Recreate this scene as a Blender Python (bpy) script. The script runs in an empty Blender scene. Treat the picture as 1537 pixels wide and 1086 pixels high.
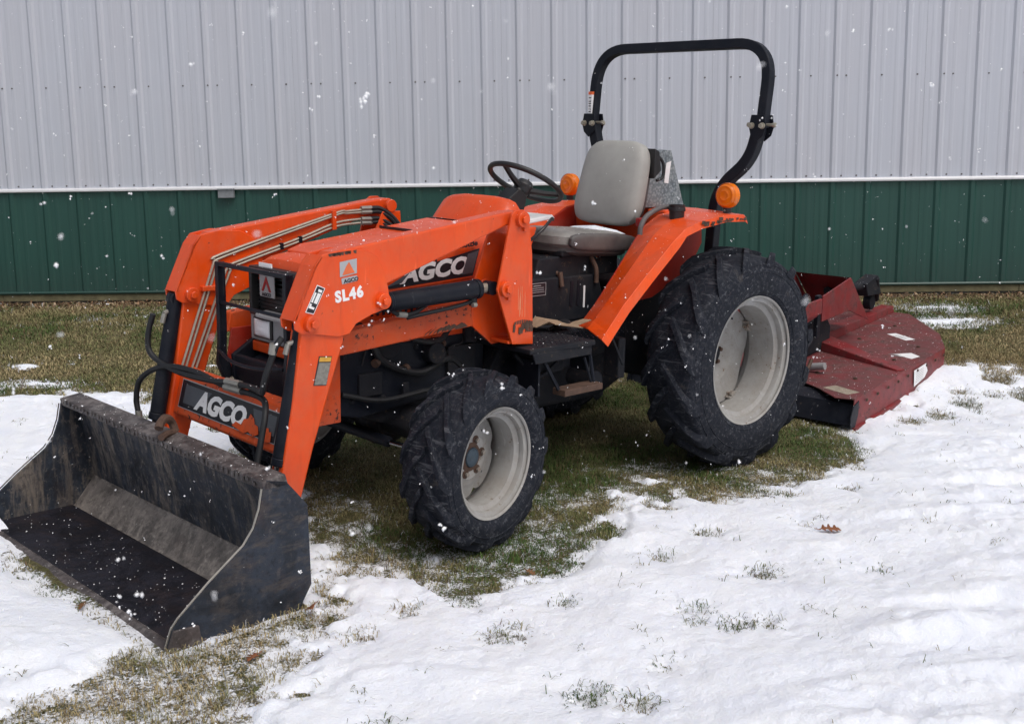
import bpy, bmesh, math, random
import numpy as np
from mathutils import Vector, Matrix, Quaternion
random.seed(7)
C = bpy.context.scene.collection
scene = bpy.context.scene

# ---------------------------------------------------------------- camera
def _cam():
    cd = bpy.data.cameras.new('camera'); o = bpy.data.objects.new('camera', cd); C.objects.link(o)
    yaw, pit, ro = math.radians(46.5351), math.radians(10.6634), math.radians(.1827)
    fw = Vector((-math.cos(yaw)*math.cos(pit), -math.sin(yaw)*math.cos(pit), -math.sin(pit)))
    rt = fw.cross(Vector((0, 0, 1))).normalized(); up = rt.cross(fw)
    r2 = rt*math.cos(ro)-up*math.sin(ro); u2 = rt*math.sin(ro)+up*math.cos(ro)
    m = Matrix((r2, u2, -fw)).transposed().to_4x4(); m.translation = Vector((4.781, 4.0238, 1.6169))
    o.matrix_world = m
    cd.sensor_width = 36; cd.lens = 39.19; cd.clip_start = .02; cd.clip_end = 500
    cd.dof.use_dof = True; cd.dof.focus_distance = 5.4; cd.dof.aperture_fstop = 11
    scene.camera = o
_cam()
# ---------------------------------------------------------------- world, sun, exposure
SUN_EL, SUN_AZ = 58, 84          # high veiled sun behind the cloud, from the camera's side
w = bpy.data.worlds.new('World'); scene.world = w; w.use_nodes = True
nt = w.node_tree; nt.nodes.clear()
sky = nt.nodes.new('ShaderNodeTexSky'); sky.sky_type = 'NISHITA'; sky.sun_disc = False
sky.sun_elevation = math.radians(SUN_EL); sky.sun_rotation = math.radians(90-SUN_AZ)
sky.air_density = 1.0; sky.dust_density = 6.0; sky.ozone_density = 1.0
hs = nt.nodes.new('ShaderNodeHueSaturation'); hs.inputs['Saturation'].default_value = .52
bg = nt.nodes.new('ShaderNodeBackground'); bg.inputs['Strength'].default_value = .15
out = nt.nodes.new('ShaderNodeOutputWorld')
nt.links.new(sky.outputs[0], hs.inputs['Color']); nt.links.new(hs.outputs[0], bg.inputs['Color']); nt.links.new(bg.outputs[0], out.inputs[0])
sl = bpy.data.lights.new('sun', 'SUN'); sl.energy = .8; sl.angle = math.radians(36); sl.color = (1, .97, .93)
so = bpy.data.objects.new('sun', sl); C.objects.link(so)
so.rotation_euler = Vector((math.cos(math.radians(SUN_AZ))*math.cos(math.radians(SUN_EL)), math.sin(math.radians(SUN_AZ))*math.cos(math.radians(SUN_EL)), math.sin(math.radians(SUN_EL)))).to_track_quat('Z', 'Y').to_euler()
so.location = (3, 6, 8)
scene.view_settings.view_transform = 'Standard'; scene.view_settings.look = 'None'
scene.view_settings.exposure = -0.20; scene.view_settings.gamma = 1
try: scene.view_settings.use_curve_mapping = False
except Exception: pass

# ---------------------------------------------------------------- materials
class NT:
    def __init__(s, name):
        s.m = bpy.data.materials.new(name); s.m.use_nodes = True
        s.n = s.m.node_tree.nodes; s.l = s.m.node_tree.links
        s.b = s.n['Principled BSDF']; s.tc = s.n.new('ShaderNodeTexCoord')
    def new(s, t, **k):
        o = s.n.new(t)
        for a, v in k.items(): setattr(o, a, v)
        return o
    def mapping(s, scale=(1, 1, 1), src='Object', rot=(0, 0, 0)):
        m = s.new('ShaderNodeMapping'); m.inputs['Scale'].default_value = scale; m.inputs['Rotation'].default_value = rot
        s.l.new(s.tc.outputs[src], m.inputs[0]); return m.outputs[0]
    def noise(s, scale, detail=5, rough=.6, vec=None, dist=0):
        n = s.new('ShaderNodeTexNoise'); n.inputs['Scale'].default_value = scale; n.inputs['Detail'].default_value = detail
        n.inputs['Roughness'].default_value = rough; n.inputs['Distortion'].default_value = dist
        s.l.new(vec if vec is not None else s.tc.outputs['Object'], n.inputs['Vector']); return n.outputs['Fac']
    def vor(s, scale, vec=None, feature='F1'):
        n = s.new('ShaderNodeTexVoronoi', feature=feature); n.inputs['Scale'].default_value = scale
        s.l.new(vec if vec is not None else s.tc.outputs['Object'], n.inputs['Vector']); return n.outputs['Distance']
    def ramp(s, fac, lo, hi, a=0., b=1.):
        r = s.new('ShaderNodeMapRange'); r.inputs['From Min'].default_value = lo; r.inputs['From Max'].default_value = hi
        r.inputs['To Min'].default_value = a; r.inputs['To Max'].default_value = b
        s.l.new(fac, r.inputs['Value']); return r.outputs['Result']
    def math(s, op, a, b):
        m = s.new('ShaderNodeMath', operation=op)
        for i, v in enumerate((a, b)):
            if isinstance(v, (int, float)): m.inputs[i].default_value = v
            else: s.l.new(v, m.inputs[i])
        return m.outputs[0]
    def mix(s, fac, a, b):
        m = s.new('ShaderNodeMix', data_type='RGBA')
        for i, v in ((0, fac), (6, a), (7, b)):
            if isinstance(v, (int, float)): m.inputs[i].default_value = v
            elif isinstance(v, tuple): m.inputs[i].default_value = (*v, 1)
            else: s.l.new(v, m.inputs[i])
        return m.outputs[2]
    def col(s, c):
        if isinstance(c, tuple): s.b.inputs['Base Color'].default_value = (*c, 1)
        else: s.l.new(c, s.b.inputs['Base Color'])
    def rough(s, r):
        if isinstance(r, (int, float)): s.b.inputs['Roughness'].default_value = r
        else: s.l.new(r, s.b.inputs['Roughness'])
    def metal(s, v): s.b.inputs['Metallic'].default_value = v
    def spec(s, v): s.b.inputs['Specular IOR Level'].default_value = v
    def bump(s, h, dist=.002, strength=.6):
        b = s.new('ShaderNodeBump'); b.inputs['Distance'].default_value = dist; b.inputs['Strength'].default_value = strength
        s.l.new(h, b.inputs['Height']); s.l.new(b.outputs[0], s.b.inputs['Normal'])

def paint(name, base, dark, chip=(.03, .02, .018), amt=.70, rough=.38, dust=(.35, .3, .25), dustamt=.12, scratch=True, spec=.4, coat=0):
    t = NT(name)
    n1 = t.noise(2.3, 6, .65); n2 = t.noise(38, 6, .7); n3 = t.noise(9, 8, .75)
    c = t.mix(t.ramp(n1, .3, .7), base, dark)
    c = t.mix(t.math('MULTIPLY', t.ramp(n3, .42, .72), dustamt), c, dust)
    gr_ = t.noise(11, 6, .7, t.mapping((2.2, 2.2, .35)))
    c = t.mix(t.math('MULTIPLY', t.ramp(gr_, .52, .72), .30), c, tuple(v*.45+.01 for v in base))
    ch = t.math('MULTIPLY', t.ramp(n2, amt-.02, amt+.01), t.ramp(n3, .5, .56))
    if scratch:
        sc = t.noise(26, 3, .6, t.mapping((1, 1, .12), rot=(.4, .3, .9)))
        c = t.mix(t.math('MULTIPLY', t.ramp(sc, .68, .72), .35), c, tuple(min(1, v*1.3+.05) for v in base))
    c = t.mix(ch, c, chip); t.col(c)
    t.rough(t.ramp(n3, .3, .7, rough-.08, rough+.2)); t.spec(spec)
    if coat: t.b.inputs['Coat Weight'].default_value = coat; t.b.inputs['Coat Roughness'].default_value = .18
    t.bump(t.math('ADD', t.noise(120, 3), t.math('MULTIPLY', ch, -1.5)), .0006, .5)
    return t.m
ORANGE = paint('orange_paint', (.80, .082, .003), (.62, .050, .002), dust=(.44, .20, .12), dustamt=.22, amt=.675, coat=.22)
ORANGE_W = paint('worn_orange_paint', (.72, .09, .010), (.52, .055, .010), amt=.58, rough=.5, dust=(.34, .2, .14), dustamt=.3)
ORANGE_SHADED = paint('shaded_orange_paint', (.42, .022, .008), (.30, .018, .008), amt=.68, rough=.5)  # darker copy of the orange: shade of inner and far faces put into the colour
MOWER = paint('weathered_red_paint', (.24, .018, .020), (.13, .014, .017), chip=(.05, .02, .015), amt=.56, rough=.45, dust=(.15, .075, .075), dustamt=.7)
MOWER_TOP = paint('faded_deck_paint', (.20, .034, .036), (.10, .026, .028), chip=(.05, .02, .015), amt=.56, rough=.55, dust=(.13, .085, .08), dustamt=.8)
BLACK = paint('black_paint', (.005, .007, .013), (.009, .011, .018), chip=(.06, .045, .04), amt=.66, rough=.42, dust=(.05, .05, .055), dustamt=.2, spec=.22)
BLACKCAST = paint('grimy_black_casting', (.006, .008, .013), (.016, .017, .022), chip=(.06, .045, .035), amt=.6, rough=.6, dust=(.055, .05, .05), dustamt=.35, spec=.2)
CREAM = paint('rim_paint', (.38, .375, .365), (.30, .295, .285), chip=(.14, .08, .05), amt=.64, rough=.5, dust=(.22, .18, .14), dustamt=.45)
CREAM_R = paint('rim_paint_rusty', (.33, .32, .30), (.25, .22, .19), chip=(.14, .07, .03), amt=.58, rough=.6, dust=(.20, .12, .07), dustamt=.6)
GREY = paint('grey_plastic', (.30, .30, .31), (.22, .22, .23), amt=.8, rough=.5)

def simple(name, c, rough=.5, metal=0, var=.25, scale=30, bump=.0005):
    t = NT(name); n = t.noise(scale, 5, .65)
    t.col(t.mix(t.ramp(n, .3, .7), c, tuple(v*(1-var) for v in c))); t.rough(rough); t.metal(metal)
    t.bump(n, bump, .5); return t.m
RUBBER_HOSE = simple('hose_rubber', (.008, .009, .012), .6)
PLASTIC = simple('black_plastic', (.016, .016, .018), .45)
STEEL = simple('zinc_steel', (.48, .45, .40), .38, .85)
BOLT = simple('bolt_steel', (.50, .46, .38), .4, .6)
RUSTY = simple('rusty_steel', (.12, .07, .05), .75, .2, .5, 22, .001)
BRASS = simple('dull_steel_fitting', (.34, .33, .30), .45, .5)
CHROME = simple('chrome', (.7, .7, .72), .15, 1, .05)
WHITE = simple('white_print', (.85, .85, .86), .5, 0, .08)
SILVER = simple('silver_print', (.42, .43, .45), .4, .1, .1)
DECALBLACK = simple('black_print', (.014, .014, .02), .35, 0, .1)
DECALGREY = simple('grey_print', (.10, .11, .13), .35, 0, .3, 8)
YELLOW = simple('yellow_print', (.70, .38, .05), .5)
ORPRINT = simple('orange_print', (.80, .16, .05), .5)
REDP = simple('red_plastic', (.30, .01, .012), .4)
BLUEGREY = simple('blue_grey_cap', (.05, .08, .11), .5, 0, .4, 60)
GALV = None
def _galv():
    t = NT('galvanised_sheet'); v = t.vor(70); n = t.noise(9)
    c = t.mix(t.ramp(v, .1, .7), (.42, .46, .48), (.16, .19, .21)); c = t.mix(t.ramp(n, .4, .7, 0, .4), c, (.5, .52, .52))
    t.col(c); t.rough(.42); t.metal(.55); t.bump(v, .0006, .4); return t.m
GALV = _galv()
def _amber():
    t = NT('amber_lens'); t.col((.85, .20, .006)); t.rough(.2)
    t.b.inputs['Transmission Weight'].default_value = .15
    vr = t.noise(60, 1); t.bump(vr, .0008, .4); return t.m
AMBER = _amber()
def _glass():
    t = NT('headlight_glass'); t.col((.85, .87, .90)); t.rough(.15); t.metal(.1)
    n = t.noise(50, 2, .5, t.mapping((1, 6, .6))); t.bump(n, .004, .9); return t.m
HEADLIGHT = _glass()
def _rubber():
    t = NT('tyre_rubber')
    n1 = t.noise(7, 8, .75); n2 = t.noise(45, 6, .7)
    st = t.noise(18, 4, .7, t.mapping((3, .25, 3)))
    c = t.mix(t.ramp(n1, .35, .7), (.005, .007, .013), (.015, .018, .027))
    c = t.mix(t.math('MULTIPLY', t.ramp(n2, .52, .72), .35), c, (.10, .10, .11))
    c = t.mix(t.math('MULTIPLY', t.ramp(st, .57, .64), .5), c, (.11, .115, .13))
    # fine cracks and scuff lines on the sidewall
    v = t.vor(16, t.mapping((1, 1, 1)), 'DISTANCE_TO_EDGE')
    vv = t.math('MULTIPLY', t.ramp(v, .0, .018, 1, 0), t.ramp(n1, .42, .55))
    c = t.mix(t.math('MULTIPLY', vv, .32), c, (.13, .135, .15))
    mud = t.math('MULTIPLY', t.ramp(n1, .60, .70), .45)
    c = t.mix(mud, c, (.10, .085, .07))
    t.col(c); t.rough(t.ramp(n1, .3, .7, .62, .85)); t.spec(.22)
    t.bump(t.math('ADD', n2, t.math('MULTIPLY', n1, .8)), .0016, .4); return t.m
RUBBER = _rubber()
def _vinyl():
    t = NT('grey_vinyl'); n = t.noise(180, 3); n2 = t.noise(3, 5)
    t.col(t.mix(t.ramp(n2, .3, .7), (.37, .365, .345), (.25, .245, .23))); t.rough(.55); t.bump(n, .0006, .5); return t.m
VINYL = _vinyl()
def _vinyl_c():
    t = NT('worn_seat_vinyl'); n = t.noise(180, 3); n2 = t.noise(7, 7, .7)
    t.col(t.mix(t.ramp(n2, .35, .65), (.27, .26, .245), (.15, .142, .135))); t.rough(.42); t.bump(n, .0006, .5); return t.m
VINYL_C = _vinyl_c()
def _vinyl_d():
    t = NT('dark_vinyl'); n = t.noise(180, 3); n2 = t.noise(6, 5)
    t.col(t.mix(t.ramp(n2, .35, .65), (.060, .054, .055), (.115, .105, .10))); t.rough(.5); t.bump(n, .0006, .5); return t.m
VINYL_D = _vinyl_d()
def _bucketmat(name, base, worn, wa=.5, streak=(1, 1, .18)):
    t = NT(name)
    n1 = t.noise(5, 10, .78, dist=.6); n2 = t.noise(34, 8, .75); st = t.noise(16, 8, .75, t.mapping(streak), dist=.4); n4 = t.noise(2.2, 8, .7)
    c = t.mix(t.ramp(n1, .42, .60), base, tuple(v*2.3 for v in base))
    pm = t.math('MULTIPLY', t.ramp(st, .47, .60), t.ramp(n4, .36, .54))
    c = t.mix(t.math('MULTIPLY', pm, wa), c, worn)
    c = t.mix(t.math('MULTIPLY', t.ramp(n2, .56, .66), .55*wa), c, tuple(v*1.6 for v in worn))
    c = t.mix(t.math('MULTIPLY', t.ramp(n2, .46, .38), .5), c, tuple(v*.5 for v in base))
    rust = t.math('MULTIPLY', t.ramp(t.noise(3.1, 9, .75, t.mapping((1.3, .7, 1))), .54, .70), .4)
    c = t.mix(rust, c, (.050, .028, .022))
    t.col(c); t.rough(t.ramp(n1, .3, .7, .32, .75)); t.metal(.1); t.spec(.35); t.bump(t.math('ADD', n2, n1), .002, .7); return t.m
BK_IN = _bucketmat('bucket_steel_inside', (.016, .020, .028), (.17, .145, .125), .95)
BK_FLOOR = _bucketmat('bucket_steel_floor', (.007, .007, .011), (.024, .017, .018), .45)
BK_SLANT = _bucketmat('bucket_steel_scoured', (.10, .088, .08), (.30, .265, .235), .85, (1, 1, 1))
BK_SIDE = _bucketmat('bucket_steel_side', (.013, .017, .025), (.075, .064, .060), .85, (.3, 1, 1))
BK_LIP = _bucketmat('bucket_steel_lip', (.040, .034, .034), (.22, .20, .195), .7)
def _siding(name, base, streak, rough):
    t = NT(name); n = t.noise(1.1, 6, .6, t.mapping((1, 1, .25))); s = t.noise(34, 4, .6, t.mapping((1, 1, .02))); d = t.noise(60, 4, .8)
    c = t.mix(t.ramp(n, .3, .7), base, streak)
    c = t.mix(t.math('MULTIPLY', t.ramp(s, .45, .7), .22), c, tuple(v*.72 for v in base))
    c = t.mix(t.math('MULTIPLY', t.ramp(d, .76, .80), .35), c, tuple(v*.4 for v in base))
    sx_ = t.new('ShaderNodeSeparateXYZ'); t.l.new(t.tc.outputs['Object'], sx_.inputs[0])
    c = t.mix(t.math('MULTIPLY', t.ramp(sx_.outputs[2], .32, .02), t.ramp(d, .38, .62)), c, tuple(v*.55+.018 for v in base))
    t.col(c); t.rough(rough); t.spec(.4); t.bump(t.math('ADD', n, t.noise(2.2, 2, .5)), .008, .35); return t.m
SIDING = _siding('pale_grey_siding', (.50, .535, .61), (.51, .52, .575), .42)
GREEN = _siding('green_siding', (.019, .076, .062), (.016, .060, .050), .42)
TRIM = simple('white_trim', (.70, .71, .74), .4, 0, .06, 10)
WOOD = simple('weathered_skirt_board', (.20, .18, .10), .85, 0, .5, 14, .002)
BOXGREY = simple('grey_box', (.24, .26, .28), .5)
def _soil():
    t = NT('turf_soil'); n1 = t.noise(3, 8, .7); n2 = t.noise(45, 8, .75); n3 = t.noise(90, 5, .7); n4 = t.noise(12, 5, .65)
    c = t.mix(t.ramp(n1, .35, .65), (.080, .088, .034), (.165, .140, .080)); c = t.mix(t.ramp(n2, .45, .65), c, (.055, .046, .028))
    lit = t.new('ShaderNodeVertexColor'); lit.layer_name = 'litter'; sp = t.new('ShaderNodeSeparateColor'); t.l.new(lit.outputs['Color'], sp.inputs[0])
    dirt = t.mix(t.ramp(n2, .4, .6), (.085, .052, .032), (.16, .11, .075)); c = t.mix(sp.outputs[1], c, dirt)
    # thin snow caught between the blades, where 'litter' red says so
    m = t.math('ADD', t.math('MULTIPLY', n3, .5), t.math('MULTIPLY', n4, .5)); th = t.math('SUBTRACT', .72, t.math('MULTIPLY', sp.outputs[0], .44))
    k = t.ramp(t.math('SUBTRACT', m, th), -.015, .035)
    c = t.mix(k, c, (.82, .84, .89))
    t.col(c); t.rough(.9); t.spec(.1); t.bump(t.math('ADD', n2, t.math('MULTIPLY', k, .6)), .010, .8); return t.m
SOIL = _soil()
def _snow():
    t = NT('snow'); n1 = t.noise(5, 6, .6); n2 = t.noise(60, 6, .7); n3 = t.noise(260, 3, .7)
    c = t.mix(t.ramp(n1, .3, .7), (.87, .90, .965), (.80, .84, .94)); 
    t.col(c); t.rough(.75); t.spec(.25)
    t.b.inputs['Subsurface Weight'].default_value = .25; t.b.inputs['Subsurface Radius'].default_value = (.03, .035, .045)
    t.b.inputs['Subsurface Scale'].default_value = .4
    n4 = t.noise(22, 5, .65)
    t.bump(t.math('ADD', t.math('ADD', t.math('MULTIPLY', n4, 1.6), t.math('MULTIPLY', n2, .8)), t.math('MULTIPLY', n3, .3)), .014, .6); return t.m
SNOW = _snow()
def _blade():
    t = NT('grass_blades'); a = t.new('ShaderNodeVertexColor'); a.layer_name = 'tint'
    t.l.new(a.outputs['Color'], t.b.inputs['Base Color']); t.rough(.7); t.spec(.15)
    t.b.inputs['Transmission Weight'].default_value = 0; return t.m
BLADE = _blade()
LEAF = simple('dry_oak_leaf', (.30, .11, .045), .7, 0, .4, 40)
LEAF2 = simple('brown_leaf', (.20, .09, .03), .7, 0, .4, 40)
CARD = simple('wet_cardboard', (.36, .26, .17), .85, 0, .3, 30, .001)
FLAKE = simple('snowflake', (.92, .93, .95), .6, 0, .02)

# ---------------------------------------------------------------- mesh helper
class MB:
    def __init__(s): s.v = []; s.f = []; s.mi = []; s.sm = []; s.runs = []
    def add(s, vs, fs, mi=0, smooth=False, M=None):
        o = len(s.v); s.runs.append((len(s.f), len(s.f)+len(fs)))
        for p in vs: s.v.append(tuple(M @ Vector(p)) if M is not None else tuple(p))
        for f in fs: s.f.append(tuple(i+o for i in f)); s.mi.append(mi); s.sm.append(smooth)
        return s
    def box(s, c, d, mi=0, M=None):
        x, y, z = (v/2 for v in d); cx, cy, cz = c
        vs = [(cx+a*x, cy+b*y, cz+e*z) for a in (-1, 1) for b in (-1, 1) for e in (-1, 1)]
        return s.add(vs, [(0, 1, 3, 2), (4, 6, 7, 5), (0, 4, 5, 1), (2, 3, 7, 6), (0, 2, 6, 4), (1, 5, 7, 3)], mi, False, M)
    def prism(s, poly, a, b, axis='y', mi=0, M=None, smooth=False):
        n = len(poly)
        def P(p, t):
            return {'y': (p[0], t, p[1]), 'x': (t, p[0], p[1]), 'z': (p[0], p[1], t)}[axis]
        vs = [P(p, a) for p in poly]+[P(p, b) for p in poly]
        fs = [tuple(range(n)), tuple(range(2*n-1, n-1, -1))]+[(i, (i+1) % n, n+(i+1) % n, n+i) for i in range(n)]
        return s.add(vs, fs, mi, smooth, M)
    def tube(s, path, r, n=10, mi=0, smooth=True, cap=True, ph=0., up=None, M=None):
        P = [Vector(p) for p in path]; rings = []
        rr = r if isinstance(r, (list, tuple)) else [r]*len(P)
        T0 = (P[1]-P[0]).normalized(); ref = Vector(up) if up else (Vector((0, 0, 1)) if abs(T0.z) < .9 else Vector((1, 0, 0)))
        N = (ref-T0*ref.dot(T0)).normalized(); vs = []; prev = T0
        for i, p in enumerate(P):
            if i == 0: T = T0; k = 1
            elif i == len(P)-1: T = (P[i]-P[i-1]).normalized(); k = 1
            else:
                a = (P[i]-P[i-1]).normalized(); b = (P[i+1]-P[i]).normalized(); T = (a+b).normalized(); k = 1
            q = prev.rotation_difference(T); N = q @ N; N = (N-T*N.dot(T)).normalized(); prev = T
            B = T.cross(N)
            for j in range(n):
                t = 2*math.pi*j/n+ph; vs.append(p+(N*math.cos(t)+B*math.sin(t))*rr[i])
        fs = []
        for i in range(len(P)-1):
            for j in range(n): a = i*n+j; b = i*n+(j+1) % n; fs.append((a, b, b+n, a+n))
        s.add(vs, fs, mi, smooth, M)
        if cap:
            o = len(s.v)-len(vs)
            for f in (tuple(o+j for j in range(n-1, -1, -1)), tuple(o+len(vs)-n+j for j in range(n))):
                s.f.append(f); s.mi.append(mi); s.sm.append(False)
            s.runs[-1] = (s.runs[-1][0], len(s.f))
        return s
    def lathe(s, prof, c=(0, 0, 0), ax=(0, 1, 0), n=48, mi=0, smooth=True, closed=False, M=None):
        ax = Vector(ax).normalized(); ref = Vector((0, 0, 1)) if abs(ax.z) < .9 else Vector((1, 0, 0))
        a = ax.cross(ref).normalized(); b = a.cross(ax); c = Vector(c); m = len(prof); vs = []
        for j in range(n):
            t = 2*math.pi*j/n; d = a*math.cos(t)+b*math.sin(t)
            for (r, h) in prof: vs.append(c+d*r+ax*h)
        fs = []
        for j in range(n):
            k = (j+1) % n
            for i in range(m if closed else m-1):
                i2 = (i+1) % m; fs.append((j*m+i, j*m+i2, k*m+i2, k*m+i))
        return s.add(vs, fs, mi, smooth, M)
    def cyl(s, p0, p1, r, n=16, mi=0, r1=None, smooth=True):
        return s.tube([p0, p1], [r, r if r1 is None else r1], n, mi, smooth)
    def build(s, name, mats, parent=None, split=True, **k):
        """one object per separate piece (pieces whose boxes meet belong together)"""
        if not split or len(s.runs) < 2: return s._build(name, mats, parent, **k)
        V = np.array(s.v); bb = []
        for (a, b) in s.runs:
            ids = np.array([i for f in s.f[a:b] for i in f]); bb.append((V[ids].min(0)-.002, V[ids].max(0)+.002))
        n = len(bb); p = list(range(n))
        def find(i):
            while p[i] != i: i = p[i]
            return i
        for i in range(n):
            for j in range(i+1, n):
                if (bb[i][0] <= bb[j][1]).all() and (bb[j][0] <= bb[i][1]).all(): p[find(j)] = find(i)
        gr = {}
        for i in range(n): gr.setdefault(find(i), []).append(i)
        if len(gr) == 1: return s._build(name, mats, parent, **k)
        out = []
        for g in sorted(gr.values(), key=lambda g: -sum(s.runs[i][1]-s.runs[i][0] for i in g)):
            m = MB(); mp = {}
            for i in g:
                for q in range(*s.runs[i]):
                    f = []
                    for vi in s.f[q]:
                        if vi not in mp: mp[vi] = len(m.v); m.v.append(s.v[vi])
                        f.append(mp[vi])
                    m.f.append(tuple(f)); m.mi.append(s.mi[q]); m.sm.append(s.sm[q])
            out.append(m._build(name, mats, parent, **k))
        return out[0]
    def _build(s, name, mats, parent=None, bevel=0, loc=None, segs=2, angle=35, solid=0, weld=True):
        me = bpy.data.meshes.new(name); me.from_pydata([tuple(v) for v in s.v], [], s.f)
        if not isinstance(mats, (list, tuple)): mats = [mats]
        for m in mats: me.materials.append(m)
        me.polygons.foreach_set('material_index', s.mi); me.polygons.foreach_set('use_smooth', s.sm)
        bm = bmesh.new(); bm.from_mesh(me)
        if weld: bmesh.ops.remove_doubles(bm, verts=bm.verts, dist=1e-5)
        bmesh.ops.recalc_face_normals(bm, faces=bm.faces); bm.to_mesh(me); bm.free()
        if any(s.sm): me.set_sharp_from_angle(angle=math.radians(38))
        o = bpy.data.objects.new(name, me); C.objects.link(o)
        if parent is not None: o.parent = parent
        if loc is not None: o.location = loc
        if solid:
            sm = o.modifiers.new('solid', 'SOLIDIFY'); sm.thickness = solid; sm.offset = 0
        if bevel:
            b = o.modifiers.new('bevel', 'BEVEL'); b.width = bevel; b.segments = segs; b.limit_method = 'ANGLE'; b.angle_limit = math.radians(angle)
            b.harden_normals = False
        return o
def sm(path, k=6):
    """Catmull-Rom through the points"""
    P = [Vector(p) for p in path]; out = []
    for i in range(len(P)-1):
        a = P[i-1] if i else P[0]*2-P[1]; b = P[i]; c = P[i+1]; d = P[i+2] if i+2 < len(P) else P[-1]*2-P[-2]
        for j in range(k):
            t = j/k; out.append(.5*((2*b)+(c-a)*t+(2*a-5*b+4*c-d)*t*t+(3*b-a-3*c+d)*t**3))
    out.append(P[-1]); return out
def fillet(pts, r, n=6):
    P = [Vector(p) for p in pts]; out = [P[0]]
    for i in range(1, len(P)-1):
        a = (P[i-1]-P[i]); b = (P[i+1]-P[i]); k = min(r, a.length*.49, b.length*.49)
        p0 = P[i]+a.normalized()*k; p1 = P[i]+b.normalized()*k
        for j in range(n+1):
            t = j/n; out.append(p0*(1-t)**2+P[i]*2*t*(1-t)+p1*t*t)
    out.append(P[-1]); return out
def empty(name, parent=None, loc=(0, 0, 0), rot=(0, 0, 0)):
    o = bpy.data.objects.new(name, None); C.objects.link(o); o.location = loc; o.rotation_euler = rot; o.empty_display_size = .1
    if parent is not None: o.parent = parent
    return o
def tag(o, label=None, cat=None, group=None, kind=None):
    if label: o['label'] = label
    if cat: o['category'] = cat
    if group: o['group'] = group
    if kind: o['kind'] = kind
    return o
def text(name, s, size, mat, org, xd, yd, parent, offset=.0, shear=0., sx=1., depth=.0008, align='LEFT', space=1.):
    cu = bpy.data.curves.new(name, 'FONT'); cu.body = s; cu.size = size; cu.offset = offset; cu.shear = shear; cu.extrude = depth
    cu.align_x = align; cu.space_character = space; cu.resolution_u = 3
    t = bpy.data.objects.new('tmp', cu); C.objects.link(t)
    dg = bpy.context.evaluated_depsgraph_get(); me = bpy.data.meshes.new_from_object(t.evaluated_get(dg))
    bpy.data.objects.remove(t); bpy.data.curves.remove(cu)
    x = Vector(xd).normalized(); y = Vector(yd); y = (y-x*y.dot(x)).normalized(); z = x.cross(y)
    M = Matrix((x*sx, y, z)).transposed().to_4x4(); M.translation = Vector(org)
    me.transform(M); me.materials.clear(); me.materials.append(mat)
    me.name = name; o = bpy.data.objects.new(name, me); C.objects.link(o); o.parent = parent
    return o
# ---------------------------------------------------------------- terrain functions
_rs = np.random.RandomState(3); _tab = _rs.rand(256, 256)
def vn(x, y):
    xi = np.floor(x).astype(int); yi = np.floor(y).astype(int); fx = x-xi; fy = y-yi
    fx = fx*fx*(3-2*fx); fy = fy*fy*(3-2*fy)
    g = lambda a, b: _tab[a & 255, b & 255]
    return (g(xi, yi)*(1-fx)+g(xi+1, yi)*fx)*(1-fy)+(g(xi, yi+1)*(1-fx)+g(xi+1, yi+1)*fx)*fy
def fbm(x, y, sc, oc=4, g=.55):
    t = 0; a = 1; n = 0
    for i in range(oc):
        t = t+a*vn(x/sc*2**i+i*17.3, y/sc*2**i+i*9.1); n += a; a *= g
    return t/n-.5
W0 = np.array([1.227, -6.316]); WD = np.array([-.7072, .7070]); WN = np.array([.7070, .7072])
def wall_sn(x, y): return (x-W0[0])*WD[0]+(y-W0[1])*WD[1], (x-W0[0])*WN[0]+(y-W0[1])*WN[1]
def G(x, y):
    x = np.asarray(x, float); y = np.asarray(y, float)
    pl = .024-.031*np.clip(y, -3, 1.2)
    s, n = wall_sn(x, y)
    t = np.clip((3.3-n)/2.9, 0, 1); t = t*t*(3-2*t)
    wz = .374+.0108*np.clip(s, -4, 12)-.085
    return pl*(1-t)+wz*t+fbm(x, y, .9, 3)*.022
def sdf(px, py, poly):
    """signed distance, negative inside"""
    d = np.full(px.shape, 1e9); ins = np.zeros(px.shape, bool); n = len(poly)
    for i in range(n):
        ax, ay = poly[i]; bx, by = poly[(i+1) % n]; ex, ey = bx-ax, by-ay; wx, wy = px-ax, py-ay
        t = np.clip((wx*ex+wy*ey)/(ex*ex+ey*ey+1e-12), 0, 1); d = np.minimum(d, np.hypot(wx-ex*t, wy-ey*t))
        c = (ay > py) != (by > py); xx = ax+(py-ay)/(by-ay+1e-12)*(bx-ax); ins ^= c & (px < xx)
    return np.where(ins, -d, d)
FAR = [(2.88, -3.53), (2.25, -2.92), (1.72, -2.44), (1.72, -1.64), (1.13, -1.95), (-1.81, -.06), (-1.79, .59), (-2.55, .63), (-2.76, 1.07), (-3.22, 1.59), (-9, 5), (-12, 3), (4, -13), (9, -9)]
UNDER = [(2.1, -.96), (2.01, -.33), (2.27, .14), (2.40, .42), (2.17, .78), (2.12, .92), (1.75, .94), (1.41, .77), (1.13, .54), (.59, .53), (.37, .86), (-.11, .98), (-.5, 1.08), (-.96, .77), (-1.31, .16), (-.79, -.99), (-.12, -1.6), (.88, -1.73)]
SPR = [(2.15, -.21), (2.81, .87), (2.49, .86), (2.38, 1.25), (1.9, 1.21), (1.65, 1.07), (1.12, 1.13), (.31, 1.18), (-.43, 1.18), (-1.14, .73), (-1.0, 0), (1, -1)]
BFRONT = [(3.26, -.71), (3.36, -.35), (3.30, .3), (3.30, .8), (3.21, .91), (3.1, .72), (3.1, .09), (3.1, -.64)]
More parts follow.
